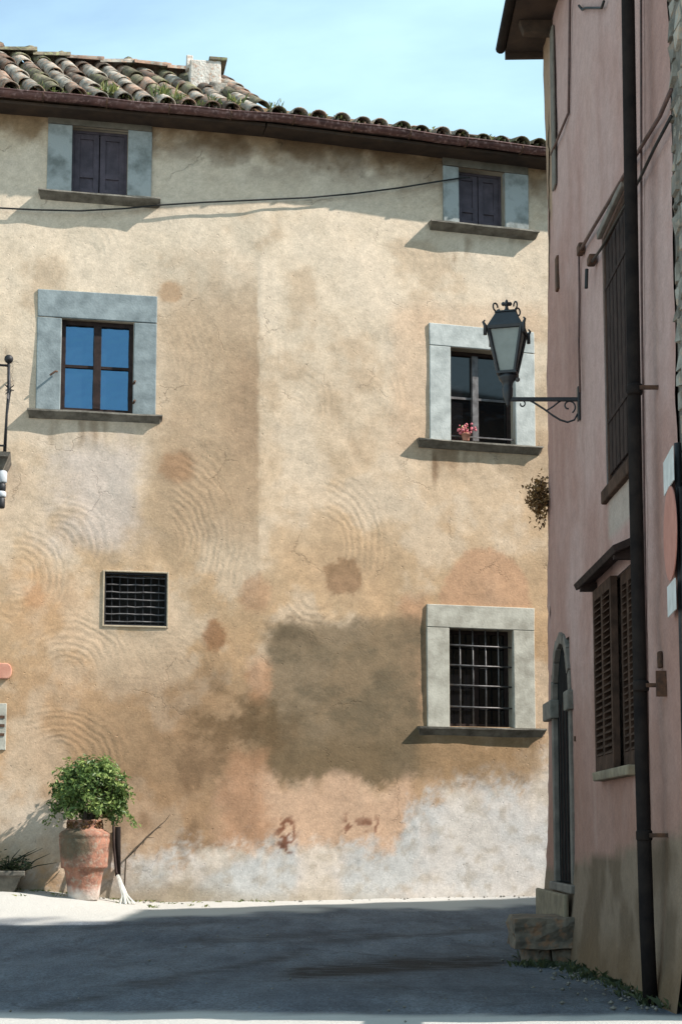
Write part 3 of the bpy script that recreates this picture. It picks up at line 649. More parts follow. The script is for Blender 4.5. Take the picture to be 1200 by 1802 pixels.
    for q in ((s0 - e, s0, z0 - e, z1 + e), (s1, s1 + e, z0 - e, z1 + e), (s0, s1, z1, z1 + e), (s0, s1, z0 - e, z0)):
        mb.box(q[0], q[1], -.012, .05, q[2], q[3], lambda s, d, z: W(s, -d, z))
    mb.build('mortar_border', 'vent_mortar', v_, bevel=.006)
build_windows()

# ---------------------------------------------------------------- roof of the ochre house
def build_roof():
    pitL, pitR = R(37), R(20); LL, LR = 2.15, 5.0; SK = .24
    sL0, sL1, sR1 = -6.4, .05, 10.5
    def slope(s, l, pit, h=0.0):             # l metres up the slope from the eave; the old ridge dips to the right
        if pit == pitL: l = l * (1 - .2 * min(1, max(0, (s + 3) / 3)))
        return W(s - (SK * l if pit == pitL and s < .06 else 0), ED - l * math.cos(pit), EZ + .07 + l * math.sin(pit)) + Vector((0, 0, h))
    # boards under the tiles
    mb = MB()
    for (a, b_, pit, ln) in ((sL0, -.001, pitL, LL), (0.001, sR1, pitR, LR)):
        mb.hexa([slope(a, 0, pit, -.07), slope(b_, 0, pit, -.07), slope(b_, ln, pit, -.07), slope(a, ln, pit, -.07), slope(a, 0, pit, -.02), slope(b_, 0, pit, -.02), slope(b_, ln, pit, -.02), slope(a, ln, pit, -.02)])
    # verge wall where the steep part ends, and the back slope
    mb.add([slope(-.002, 0, pitL, -.05), slope(-.002, LL, pitL, -.05), W(-.002, ED - LL * math.cos(pitL), EZ - .3)], [(0, 1, 2)])
    mb.add([slope(sL0, LL, pitL, -.02), slope(-.002, LL, pitL, -.02), W(-.002, -6.5, EZ), W(sL0, -6.5, EZ)], [(0, 1, 2, 3)])
    roof = mb.build('roof', 'underroof', house)
    # soffit and board behind the gutter
    sf = MB()
    for (a, b_) in ((sL0, -.001), (.001, sR1)): sf.box(a, b_, -ED + .02, .03, EZ - .045, EZ - .01, lambda s, d, z: W(s, -(-d) if 0 else -d, z))
    sf.build('soffit', 'underroof', roof)
    # one tapered barrel tile
    def tile_mesh(nm, m, flip, r0=.105, r1=.082, ln=.46, th=.016):
        n = 8; v = []; f = []
        for j, (y, r) in enumerate(((0, r0), (ln * .5, (r0 + r1) / 2), (ln, r1))):
            for lay in (0, 1):
                for k in range(n + 1):
                    q = math.pi * k / n; rr = r - th * lay
                    x = rr * math.cos(q); z = rr * .82 * math.sin(q)
                    v.append((x, y, -z if flip else z))
        row = 2 * (n + 1)
        for j in range(2):
            for k in range(n):
                a = j * row + k; f.append((a, a + row, a + row + 1, a + 1)); a += n + 1; f.append((a, a + 1, a + row + 1, a + row))
        for base in (0, 2 * row):
            for k in range(n): f.append((base + k, base + k + 1, base + n + 2 + k, base + n + 1 + k))
        me = bpy.data.meshes.new(nm); me.from_pydata(v, [], f); me.update(); me.polygons.foreach_set('use_smooth', [True] * len(f)); me.materials.append(M[m]); return me
    covers = [tile_mesh('tile', k, False) for k in ('tile', 'tile_pale', 'tile_dark', 'tile_pale', 'tile')]
    chans = [tile_mesh('tile', k, True, .10, .082) for k in ('tile_dark', 'tile')]
    def put(me, s, l, pit, h, yaw=0, roll=0):
        p = slope(s, l, pit, h); a = (AL if s < 0 else AR)
        mw = Matrix.Translation(p) @ Matrix.Rotation(a, 4, 'Z') @ Matrix.Rotation(pit, 4, 'X') @ Matrix.Rotation(yaw + (math.atan(SK) if pit == pitL else 0), 4, 'Z') @ Matrix.Rotation(roll, 4, 'Y')
        o = bpy.data.objects.new('tile', me); place(o, roof, mw)
    rj = lambda a: random.uniform(-a, a)
    sp, ex = .255, .39
    n = int(3.6 / sp)
    for c in range(n):
        s = -.14 - c * sp
        for r in range(6):
            if r * ex > LL - .15: break
            put(random.choice(covers), s + rj(.02), r * ex - .04 + rj(.035), pitL, .045 + rj(.02), rj(.11), rj(.14))
            put(random.choice(chans), s - sp / 2 + rj(.015), r * ex - .06 + rj(.03), pitL, .075, rj(.05), 0)
    for c in range(16):
        s = .12 + c * sp
        for r in range(2):
            put(random.choice(covers + [covers[2]]), s + rj(.025), r * ex - .05 + rj(.03), pitR, .04 + rj(.025), rj(.13), rj(.16))
        put(random.choice(chans), s + sp / 2, -.06, pitR, .07, rj(.04), 0)
    # ridge of tiles laid end to end along the top of the steep part, lumps of mortar on it
    for k in range(9):
        s = -.2 - k * .40; p = slope(s, LL - .05, pitL, .10 + rj(.02))
        a = AL
        mw = Matrix.Translation(p) @ Matrix.Rotation(a + rj(.05), 4, 'Z') @ Matrix.Rotation(math.pi / 2, 4, 'Z') @ Matrix.Rotation(rj(.06), 4, 'X') @ Matrix.Diagonal((1.25, 1.0, 1.15, 1))
        o = bpy.data.objects.new('ridge_tile', random.choice(covers)); place(o, roof, mw)
        q = slope(s - .12 + rj(.08), LL - .05, pitL, .17)
        if k % 5 != 3:
            mb = MB().ball(q, random.uniform(.05, .085), 8, 5)
            for v in mb.v: v.z = q.z + (v.z - q.z) * .7 + rj(.01); v.x += rj(.015)
            mb.build('ridge_mortar', 'tile_dark', roof, True)
    # loose half-round tile ends closing the steep part's verge
    for r in range(5): put(random.choice(covers), -.02 + rj(.02), r * .4 + .05, pitL, .09, R(2) + rj(.05), .2)
    # chimney stump
    p = slope(-.32, 1.55, pitL, -.06); F = lambda x, y, z: Vector((p.x + x * math.cos(AL) - y * math.sin(AL), p.y + x * math.sin(AL) + y * math.cos(AL), p.z + z))
    ch = rough(MB().box(-.20, .20, -.17, .17, -.35, .36, F), .02).build('chimney', 'chimney', roof, bevel=.015)
    rough(MB().box(.04, .26, -.19, .19, .365, .42, F), .008).build('chimney_cap', 'tile_dark', roof, bevel=.01)
    rough(MB().box(-.23, -.15, -.06, .06, .30, .47, F), .008).build('flue_tile', 'chimney', roof, bevel=.01)
    rough(MB().box(.02, .26, -.3, -.17, -.35, .02, F), .02).build('mortar_fillet', 'tile_pale', roof, bevel=.02)
    # gutter: half-round channel with brackets and joints
    g = MB(); n = 10; r = .065; d0 = ED + .035; zc = EZ + .055
    S = [-6.4 + (16.9) * k / 90 for k in range(91)]
    zs = lambda s: zc + .010 * math.sin(s * 1.7) + .006 * math.sin(s * 5.1)
    vs_ = []
    for s in S:
        for lay in (r, r - .008):
            for k in range(n + 1):
                q = math.pi + math.pi * k / n; vs_.append(W(s, d0 + lay * math.cos(q), zs(s) + lay * math.sin(q)))
    row = 2 * (n + 1); fs = []
    for j in range(len(S) - 1):
        for k in range(n):
            a = j * row + k; fs.append((a, a + 1, a + row + 1, a + row)); a += n + 1; fs.append((a, a + row, a + row + 1, a + 1))
        for k in (0, n):
            a = j * row + k; fs.append((a, a + row, a + row + n + 1, a + n + 1))
    gut = g.add(vs_, fs).build('gutter', 'gutter', house, True)
    MB().tube([W(s, d0 + r, zs(s) + .004) for s in S], .009, 6).build('gutter_bead', 'gutter', gut, True)
    for k in range(11):
        s = -3.3 + k * .72
        MB().tube([W(s, d0 + (r + .006) * math.cos(math.pi + math.pi * j / 8), zs(s) + (r + .006) * math.sin(math.pi + math.pi * j / 8)) for j in range(9)], .011, 5).build('gutter_bracket', 'rust', gut)
    return roof, slope, pitL, pitR
roof, slope, pitL, pitR = build_roof()

# ---------------------------------------------------------------- small fittings on the ochre house
def build_balcony():
    d = .55; a = wsz(16, 640, d); s0 = a[0]
    zt = wsz(16, 632, d)[1]; zr = wsz(8, 643, d)[1]; zsl = wsz(10, 797, d)[1]; zsb = wsz(10, 832, d)[1]
    F = lambda s, dd, z: W(s, -dd, z)
    sl = MB(); prof = [(.0, zsl), (d + .06, zsl), (d + .06, zsl - .05), (d + .02, zsl - .07), (d - .03, zsl - .16), (d - .1, zsb), (0, zsb)]
    vs = []
    for s, ins in ((s0 + .045, 0), (s0 - 1.8, 0)):
        for dd, z in prof: vs.append(W(s - (.1 * (zsl - z) / (zsl - zsb) if ins == 0 and s > s0 - 1 else 0), dd, z))
    m = len(prof); fs = [(j, (j + 1) % m, m + (j + 1) % m, m + j) for j in range(m)] + [tuple(reversed(range(m))), tuple(range(m, 2 * m))]
    bal = sl.add(vs, fs).build('balcony', 'trough', house); bal['label'] = 'corner of a stone balcony with iron railing at the left edge'
    MB().tube([W(s0 - .02, d - .02, zsl), W(s0 - .008, d, (zsl + zt) / 2 - .1), W(s0 + .012, d, (zsl + zt) / 2 + .15), W(s0, d, zt - .05)], [.02, .014, .022, .016], 8).build('post', 'iron', bal, True)
    MB().ball(W(s0, d, zt), .05, 12, 8).build('finial', 'iron', bal, True)
    MB().tube([W(s0, d, zr), W(s0 - 1.8, d, zr)], .014, 6).build('rail', 'iron', bal)
    MB().tube([W(s0, d, zr), W(s0, 0, zr)], .012, 6).build('rail', 'iron', bal)
    MB().tube([W(s0 - 1.8, d, zsl + .08), W(s0 - .02, d, zsl + .08)], .012, 6).build('rail', 'iron', bal)
    for k in range(1, 12): MB().tube([W(s0 - .15 * k, d, zsl), W(s0 - .15 * k, d, zr)], .009, 6).build('baluster', 'iron', bal)
    q = MB(); 
    for k in range(14):
        a_ = random.uniform(0, 6.28); l = random.uniform(.05, .14)
        q.tube([W(s0 + .01, d, zsl + .72), W(s0 + .01 + .5 * l * math.cos(a_), d + .3 * l, zsl + .72 + l * math.sin(a_))], .006, 4)
    q.build('wire_tie', 'iron', bal)
    q = MB(); c = wsz(3, 860, .45); s_ = c[0]
    for k, (z0, z1, m_, r) in enumerate(((.06, .2, 'corbel_pale', .06), (-.03, .06, 'iron', .05), (-.1, -.03, 'corbel_pale', .055), (-.22, -.1, 'iron', .045))):
        MB().lathe([(r * .8, c[1] + z0 + .002), (r, c[1] + z0 + .015), (r, c[1] + z1 - .015), (r * .8, c[1] + z1 - .002)], W(s_, .45, 0), 16).build('corbel_ring', m_, bal, True)
build_balcony()
def build_plates():
    a = wsz(22, 1168); b_ = wsz(0, 1195)
    mb = MB(); n = 8; pts = []
    z0, z1, s1 = b_[1], a[1], a[0]; r = (z1 - z0) / 2
    out = [(s1 - .6, z0), (s1 - r * .6, z0)] + [(s1 - r * .6 + r * .6 * math.cos(t), (z0 + z1) / 2 + r * math.sin(t)) for t in [R(-90 + 180 * k / 8) for k in range(1, 8)]] + [(s1 - r * .6, z1), (s1 - .6, z1)]
    n = len(out); mb.add([W(s, .05, z) for s, z in out] + [W(s, -.01, z) for s, z in out], [tuple(range(n)), tuple(reversed(range(n, 2 * n)))] + [(k, k + n, (k + 1) % n + n, (k + 1) % n) for k in range(n)])
    o = mb.build('name_plaque', 'terra_pink', house, bevel=.01); o['label'] = 'rounded end of a pinkish terracotta plaque at the left edge'
    a = wsz(13, 1238); b_ = wsz(0, 1320)
    pl = boxW(a[0] - .5, a[0], -.01, .02, b_[1], a[1]).build('notice_plate', 'stone_cream', house, bevel=.006); pl['label'] = 'white plate with three dark slots at the left edge'
    for yy in (1262, 1277, 1293):
        z = wsz(5, yy)[1]; boxW(a[0] - .4, a[0] - .02, .021, .027, z - .016, z + .016).build('slot', 'rust', pl)
    # short dark pipe beside the pot
    q0 = wsz(208, 1455, .06); q1 = wsz(208, 1542, .06)
    MB().tube([W(q0[0], .06, q0[1]), W(q1[0], .06, q1[1])], .032, 10).build('pipe_stub', 'pipe', house, True)
build_plates()

# the cable strung across the front of the ochre house
def build_cables():
    pts = []
    P2 = [(-60, 362), (0, 366), (60, 369), (140, 371), (220, 367), (280, 361), (360, 356), (450, 352), (540, 348), (620, 341), (700, 331), (760, 321), (812, 313), (826, 312)]
    for k, (x, y) in enumerate(P2):
        d = .30 if k > 1 else .25
        d = .06
        s, z = wsz(x, y, d); pts.append(W(s, d, z))
    s, z = wsz(-60, 362, .06); pts = [W(s - 3.0, .06, z + .25)] + pts
    tag(MB().tube(pts, .010, 6).build('overhead_cable', 'cable', None, True), 'black cable sagging across the ochre wall below the top windows', 'cable')
    # thin vertical aerial wire by the roof edge is too fine to show
    def onpink(pp, d, r, m, label, name='wall_cable'):
        tag(MB().tube([P(*(lambda q: (q[0], d, q[1]))(pyz(x, y, d))) for x, y in pp], r, 6).build(name, m, None, True), label, 'cable', 'cables on the pink house')
    onpink([(1019, 443), (1045, 398), (1070, 356), (1100, 304), (1130, 254), (1160, 205), (1180, 158)], .03, .014, 'cable_brown', 'upper of two painted cables slanting behind the downpipe to the rough stones')
    onpink([(1040, 462), (1058, 436), (1080, 396), (1100, 360), (1125, 315), (1150, 262), (1180, 205)], .035, .011, 'cable', 'lower of two dark cables slanting behind the downpipe, from the junction box')
    onpink([(1018, 446), (1019, 520), (1018, 600), (1020, 690)], .02, .009, 'cable_brown', 'thin cable dropping straight down the pink wall to the lantern arm')
    onpink([(969, 272), (984, 236), (1000, 198), (1001, 120), (1002, 20), (1003, -40)], .02, .011, 'cable_brown', 'thin cable rising at the far corner of the pink house below its eave')
    onpink([(1127, -80), (1128, 500), (1133, 900), (1137, 1200), (1143, 1560)], .012, .008, 'cable_brown', 'thin painted conduit running down close beside the dark downpipe')
    onpink([(1018, 10), (1024, 17), (1030, 14), (1042, 14), (1058, 14), (1062, 2)], .03, .010, 'cable', 'short bent loop of black wire high on the pink wall', 'wire_loop')
build_cables()

# ================================================================ pink house
pink = tag(empty('pink_house', P(11, 0, G(1.9, 11))), 'tall shaded pink plaster house with shutters and dark downpipe', 'house')
PEZ = 7.62
def corner_y(z): return float(np.interp(z, [-.4, 0, .35, 1.5, 3.1, 5.6, 7.7, 9], [14.05, 13.93, 13.78, 13.6, 13.42, 13.17, 12.96, 12.9]))
YN = 8.43                                       # where the rough stones begin
DOOR = (12.36, 13.2, .36, 2.36); LWIN = (9.75, 10.98, 1.2, 2.5); UWIN = (9.72, 10.6, 3.17, 5.0)
def build_pink_wall():
    # u runs 0..1 from the stones to the battered corner, kept in metres through the corner at each height
    def pos(u, d, v):
        cy = corner_y(v); y = u if u <= 13.25 else 13.25 + (u - 13.25) * (cy - 13.25) / .75
        fl = .05 * max(0, 1 - v / .9) ** 2 if v < .9 else 0
        return P(y + (0 if u < 13.7 else (math.sin(v * 23) + math.sin(v * 57 + 1) + math.sin(v * 11)) * .018), d + fl, v)
    def paint(U, V, pts):
        def cl(c):
            v = lin(c) * np.array([.85, .775, .725]); g = v.mean(); return g + (v - g) * .84
        wx = fbm(U * 2, V * 2, 5, 111) - .5; f2 = fbm(U * 6, V * 1.1, 5, 117) - .5; bl = fbm(U * .9, V * .7, 5, 123, .6)
        col = np.broadcast_to(cl((184, 152, 146)), U.shape + (3,)).copy()
        def lay(m, c, k=1):
            nonlocal col
            m = np.clip(m * k, 0, 1)[..., None]; col = col * (1 - m) + cl(c) * m
        lay(sst(.45, .62, bl), (172, 134, 124), .7); lay(sst(.5, .36, bl), (192, 166, 162), .6)
        lay(sst(2.6, .8, V + wx * .8), (158, 116, 98), .75)
        lay(sst(.07, .2, f2), (158, 124, 114), .3); lay(sst(-.08, -.2, f2), (196, 168, 160), .25)
        lay(sst(2.2, 1.2, V) * sst(12.3, 12.8, U) * 0, (150, 120, 100))
        lay(sst(.74, .66, V - .06 * (10 - U) + wx * .22), (134, 118, 100), .95)
        lay(sst(.74, .66, V - .06 * (10 - U) + wx * .22) * sst(.48, .6, fbm(U * 2.5, V * 2.5, 5, 131)), (104, 88, 70), .8)
        lay(sst(.2, -.1, V + wx * .4), (118, 94, 66), .7)
        lay(sst(9.55, 9.66, U) * sst(10.62, 10.5, U) * sst(2.78, 2.82, V) * sst(3.2, 3.16, V), (176, 168, 158), .8)
        lay(sst(12.85, 12.95, U) * sst(6.2, 6.5, V + wx), (150, 132, 88), .6)
        return col
    br = [DOOR[0], DOOR[1], LWIN[0], LWIN[1], UWIN[0], UWIN[1], 13.25]
    us = lines([YN] + br, .07, YN, 14.0); vs = lines([DOOR[2], DOOR[3], LWIN[2], LWIN[3], UWIN[2], UWIN[3], -.5], .07, -.5, 8.1)
    holes = [DOOR, LWIN, UWIN]
    wall_grid('wall', us, vs, holes, pos, paint, 'pink', pink, lambda U, V: (fbm(U * 1.1, V * 1.1, 4, 141) - .5) * .05 + (fbm(U * 5, V * 5, 3, 147) - .5) * .012, .22, [.25, .2, .18])
    # end wall along the alley, leaning like its corner; rear and near walls
    e = MB(); zs = [-.5, 0, .35, 1.5, 3.1, 5.6, 7.5]; xs_ = [P(13, 0, 0).x, 6.5, 7.2, 13.5]; tops = [7.9, 7.95, 8.52, 10.1]  # steps out of view shaped to set the shadow edge on the lane
    for z in zs:
        cy = corner_y(z); a = P(cy, .0, z).x
        for j, x in enumerate(xs_): e.v.append(Vector((a if j == 0 else x, cy + (0, -.1, 1.436, 3.12)[j], tops[j] if z > 7.4 else z)))
    for k in range(len(zs) - 1):
        for j in range(3): e.f.append((4 * k + j, 4 * k + j + 1, 4 * k + 5 + j, 4 * k + 4 + j))
    e.add([(13.5, 8.0, -.5), (13.5, 16.6, -.5), (13.5, 16.6, 10.1), (13.5, 8.0, 10.1)], [(0, 1, 2, 3)])
    e.add([(xs_[j] + (.08 if j == 0 else 0), 8.47, z) for j in range(4) for z in (-.5, tops[j])], [(0, 2, 3, 1), (2, 4, 5, 3), (4, 6, 7, 5)])
    e.build('end_wall', 'buff', pink)
build_pink_wall()
def boxP(y0, y1, d0, d1, z0, z1): return MB().box(d0, d1, y0, y1, z0, z1, lambda d, y, z: P(y, d, z))
def build_pink_parts():
    # roof sheet rising to the right, eave boards and rafters
    def rz(x): return float(np.interp(x, [0, 1.34, 6.5, 7.2, 14.0], [PEZ + .40, PEZ + .44, PEZ + .48, PEZ + 1.1, PEZ + 2.8]))  # heights out of view chosen for the shadow cast on the lane
    tb = math.tan(AR)
    fy = lambda x: corner_y(7.6) + .36 + float(np.interp(x, [0, 1.84, 6.5, 7.2, 14], [-.1, 0, -.1, 1.436, 3.26]))  # unseen far edge, skewed and stepped to shape the ground shadow
    for nm, lo, hi, m, xx0 in (('roof', .05, .16, 'tile_dark', 1.47), ('eave_board', 0.0, .048, 'underroof', 1.50)):
        xs_ = [xx0, 6.5, 7.2, 14.0]; mb = MB()
        for x in xs_:
            for y in (8.0, fy(x)):
                for dz in (lo, hi): mb.v.append(Vector((x, y, rz(x) - .2 + dz)))
        for k in range(3):
            a = 4 * k; mb.f += [(a, a + 4, a + 6, a + 2), (a + 1, a + 3, a + 7, a + 5), (a, a + 1, a + 5, a + 4), (a + 2, a + 6, a + 7, a + 3)]
        mb.f += [(0, 2, 3, 1), (12, 13, 15, 14)]
        o = mb.build(nm, m, pink if nm == 'roof' else rf)
        if nm == 'roof': rf = o
    for k in range(8):
        y = 12.78 - k * .62
        rough(MB().hexa([Vector(q) for q in ((1.60, y - .05, rz(1.60) - .32), (2.0, y - .05, rz(2.0) - .33), (2.0, y + .05, rz(2.0) - .33), (1.60, y + .05, rz(1.60) - .32), (1.56, y - .05, rz(1.56) - .203), (2.0, y - .05, rz(2.0) - .203), (2.0, y + .05, rz(2.0) - .203), (1.56, y + .05, rz(1.56) - .203))]), .004).build('rafter', 'rafter', rf, bevel=.006)
    MB().hexa([Vector(q) for q in ((1.50, fy(1.50) + .001, rz(1.3) - .25), (4, fy(4) + .001, rz(4) - .25), (4, fy(4) + .04, rz(4) - .25), (1.50, fy(1.50) + .04, rz(1.3) - .25), (1.50, fy(1.50) + .001, rz(1.3) - .03), (4, fy(4) + .001, rz(4) - .03), (4, fy(4) + .04, rz(4) - .03), (1.50, fy(1.50) + .04, rz(1.3) - .03))]).build('verge_board', 'underroof', rf)
    MB().tube([(1.455, 7.95, rz(1.3) - .16), (1.455, fy(1.45), rz(1.3) - .17)], .045, 10).build('gutter', 'pipe', rf, True)
    # arched door: stone surround proud of the wall, dark leaf in its recess
    y0, y1, z0, z1 = DOOR; mid = (y0 + y1) / 2; hw = (y1 - y0) / 2; zs = 1.86
    dr = boxP(y0, y1, -.21, -.17, z0, z1 + .3)
    mb = MB(); pts = [(y0, z0), (y0, zs)] + [(mid - hw * math.cos(t), zs + (2.36 - zs) * math.sin(t)) for t in [R(k * 15) for k in range(1, 12)]] + [(y1, zs), (y1, z0)]
    n = len(pts); mb.add([P(y, -.022, z) for y, z in pts] + [P(y, -.12, z) for y, z in pts], [tuple(range(n)), tuple(reversed(range(n, 2 * n)))] + [(k, k + n, (k + 1) % n + n, (k + 1) % n) for k in range(n)])
    door = mb.build('door', 'door', pink); door['label'] = 'arched dark door at the far corner of the pink house'
    for k in range(4):
        y = y0 + (y1 - y0) * (k + 1) / 5; boxP(y - .008, y + .008, -.022, -.012, z0 + .02, zs).build('door_board', 'dark_wood', door)
    def arch(o_, i_, d0, d1, a, bq):          # ring segment of the surround
        m = MB(); vs = []
        for t in (a, bq):
            for (h, v) in ((hw + i_, 2.36 - zs + i_), (hw + o_, 2.36 - zs + o_)):
                for d in (d0, d1): vs.append(P(mid - h * math.cos(t), d, zs + v * math.sin(t)))
        return m.hexa([vs[0], vs[2], vs[3], vs[1], vs[4], vs[6], vs[7], vs[5]])
    for k in range(8): arch(.085, -.004, -.03, .02 + (k % 2) * .006, R(22.5 * k + .6), R(22.5 * k + 21.9)).build('arch_stone', 'door_stone', door, bevel=.006)
    boxP(y0 - .085, y0 + .004, -.03, .02, z0, zs - .1).build('jamb', 'door_stone', door, bevel=.008)
    boxP(y1 - .004, y1 + .085, -.03, .02, z0, zs - .1).build('jamb', 'door_stone', door, bevel=.008)
    for a, b_ in ((y0 - .15, y0 + .06), (y1 - .05, corner_y(1.7) + .03)): boxP(a, b_, -.1, .05, zs - .11, zs + .05).build('impost', 'old_mortar', door, bevel=.012)
    boxP(y0 - .16, y1 + .16, -.2, .05, z0 - .07, z0).build('threshold', 'door_stone', door, bevel=.01)
    boxP(y0 - .14, corner_y(.1) - .02, .06, .10, -.4, z0 - .075).build('door_plinth', 'buff', door, bevel=.015)
    # ground floor window: one louvred leaf shut, the other folded in shade, hood above
    y0, y1, z0, z1 = LWIN
    fr = MB()
    for q in ((y0, y0 + .05, z0, z1), (y1 - .05, y1, z0, z1), (y0 + .05, y1 - .05, z1 - .05, z1), (y0 + .05, y1 - .05, z0, z0 + .05)):
        fr.box(-.12, -.03, q[0], q[1], q[2], q[3], lambda d, y, z: P(y, d, z))
    w_ = fr.build('window', 'brown_wood', pink); w_['label'] = 'ground floor window with brown louvred shutters and hood'
    boxP(y0, y1, -.21, -.2, z0, z1).build('backing', 'interior', w_)
    def leaf(ya, yb, d):
        ym = (ya + yb) / 2; st = .05; m = MB()
        for q in ((ya, ya + st, z0, z1), (yb - st, yb, z0, z1), (ym - .03, ym + .03, z0, z1)): m.box(d, d + .045, q[0], q[1], q[2], q[3], lambda dd, y, z: P(y, dd, z))
        for a, b_ in ((ya + st, ym - .03), (ym + .03, yb - st)):
            for q in ((z0, z0 + .1), (z1 - .08, z1)): m.box(d, d + .045, a, b_, q[0], q[1], lambda dd, y, z: P(y, dd, z))
        m.build('shutter', 'brown_wood', w_)
        for a, b_ in ((ya + st, ym - .03), (ym + .03, yb - st)):
            nsl = 24
            for k in range(nsl):
                z = z0 + .1 + (z1 - z0 - .18) * (k + .5) / nsl
                MB().hexa([P(a, d + .002, z + .016), P(b_, d + .002, z + .016), P(b_, d + .05, z - .02), P(a, d + .05, z - .02), P(a, d + .002, z + .024), P(b_, d + .002, z + .024), P(b_, d + .05, z - .012), P(a, d + .05, z - .012)]).build('slat', 'brown_wood', w_)
    leaf(10.27, y1 - .01, .005); leaf(y0 + .05, 10.26, -.06)
    rough(boxP(y0 - .02, y1 + .02, -.02, .07, z0 - .07, z0 - .005), .004).build('sill', 'buff', w_, bevel=.01)
    hd = MB(); ya, yb = y0 - .1, y1 + .22
    hd.hexa([P(ya, .0, z1 + .10), P(yb, .0, z1 + .10), P(yb, .13, z1 + .045), P(ya, .13, z1 + .045), P(ya, 0, z1 + .155), P(yb, 0, z1 + .155), P(yb, .15, z1 + .09), P(ya, .15, z1 + .09)])
    hd.build('hood', 'dark_wood', w_, bevel=.006)
    for y in (yb - .12, ya + .12): boxP(y - .025, y + .025, .0, .12, z1 + .02, z1 + .085).build('hood_bracket', 'dark_wood', w_)
    # upper window: tall boarded shutters, shut
    y0, y1, z0, z1 = UWIN; fr = MB()
    for q in ((y0, y0 + .05, z0, z1), (y1 - .05, y1, z0, z1), (y0 + .05, y1 - .05, z1 - .05, z1), (y0 + .05, y1 - .05, z0, z0 + .05)):
        fr.box(-.12, -.01, q[0], q[1], q[2], q[3], lambda d, y, z: P(y, d, z))
    w_ = fr.build('window', 'brown_wood', pink); w_['label'] = 'tall upper window with closed dark brown shutters'
    boxP(y0, y1, -.21, -.2, z0, z1).build('backing', 'interior', w_)
    mid = (y0 + y1) / 2
    for ya, yb in ((y0 + .05, mid - .006), (mid + .006, y1 - .05)):
        boxP(ya, yb, -.06, -.03, z0 + .05, z1 - .05).build('shutter', 'dark_wood', w_)
        nb = 3; bw = (yb - ya) / nb
        for k in range(nb): boxP(ya + bw * k + .012, ya + bw * (k + 1) - .012, -.03, -.012, z0 + .09, z1 - .09).build('board', 'dark_wood', w_, bevel=.004)
        for q in (.25, .78): boxP(ya, yb, -.012, -.006, z0 + (z1 - z0) * q, z0 + (z1 - z0) * q + .03).build('strap_hinge', 'dark_wood', w_)
    boxP(y0 - .04, y1 + .05, -.02, .035, z0 - .1, z0 - .003).build('sill', 'brown_wood', w_, bevel=.01)
    boxP(y0 - .02, y1 + .02, .0, .035, z1 + .003, z1 + .06).build('lintel', 'door_stone', w_, bevel=.008)
    # downpipe
    pts = []
    dp = .13
    for (x, y) in ((1113, -60), (1113, 300), (1114, 700), (1117, 1000), (1124, 1300), (1131, 1500), (1139, 1650)):
        pass
    yp = pyz(1120, 900, .13)[0]
    dpipe = MB().tube([P(yp - .12, dp, 8.1), P(yp - .08, dp, 6.2), P(yp - .02, dp, 4.4), P(yp + .02, dp, 2.8), P(yp + .02, dp, 1.2), P(yp - .02, dp, .25), P(yp - .03, dp - .01, G(1.75, yp) - .03)], [.041] * 5 + [.043, .043], 16).build('downpipe', 'pipe', pink, True)
    dpipe['label'] = 'dark brown downpipe in front of the shutters'
    for z in (6.0, 3.4, 1.62, .75):
        MB().lathe([(.043, z - .03), (.048, z - .022), (.048, z + .022), (.043, z + .03)], P(yp - .005 - max(0, z - 2.8) * .018, dp, 0), 16).build('collar', 'pipe', dpipe, True)
        yy = yp - max(0, z - 2.8) * .018; boxP(yy - .06, yy - .045, -.02, dp - .02, z - .012, z + .012).build('pipe_bracket', 'rust', dpipe)
    boxP(yp - .1, yp - .085, .0, .06, 1.55, 1.7).build('pipe_bracket', 'rust', dpipe)
    # fittings: junction box, iron anchors, little slot
    q = pyz(1036, 458, .05); boxP(q[0] - .05, q[0] + .05, .0, .06, q[1] - .035, q[1] + .035).build('junction_box', 'rust', pink, bevel=.012)
    MB().tube([P(q[0] + .05, .06, q[1] - .05), P(q[0] + .03, .07, q[1] - .2)], .014, 6).build('cable_tail', 'cable', pink)
    q = pyz(1020, 441, .03); boxP(q[0] - .05, q[0] + .05, .0, .05, q[1] - .03, q[1] + .05).build('cable_clip', 'rust', pink, bevel=.01)
    q0 = pyz(984, 452); q1 = pyz(982, 518); boxP(q0[0] - .05, q0[0] + .05, -.01, .035, q1[1], q0[1]).build('wall_anchor', 'rust', pink, bevel=.01)
    q = pyz(1164, 1161); boxP(q[0] - .025, q[0] + .025, .0, .025, q[1] - .05, q[1] + .05).build('wall_anchor', 'rust', pink, bevel=.008)
    q = pyz(1014, 1300); boxP(q[0] - .015, q[0] + .015, .0, .02, q[1] - .02, q[1] + .02).build('nail_head', 'rust', pink)
    q0 = pyz(981, 65); boxP(12.62, 12.78, .0, .02, 6.3, 7.75).build('corner_strip', 'old_mortar', pink, bevel=.01)
build_pink_parts()

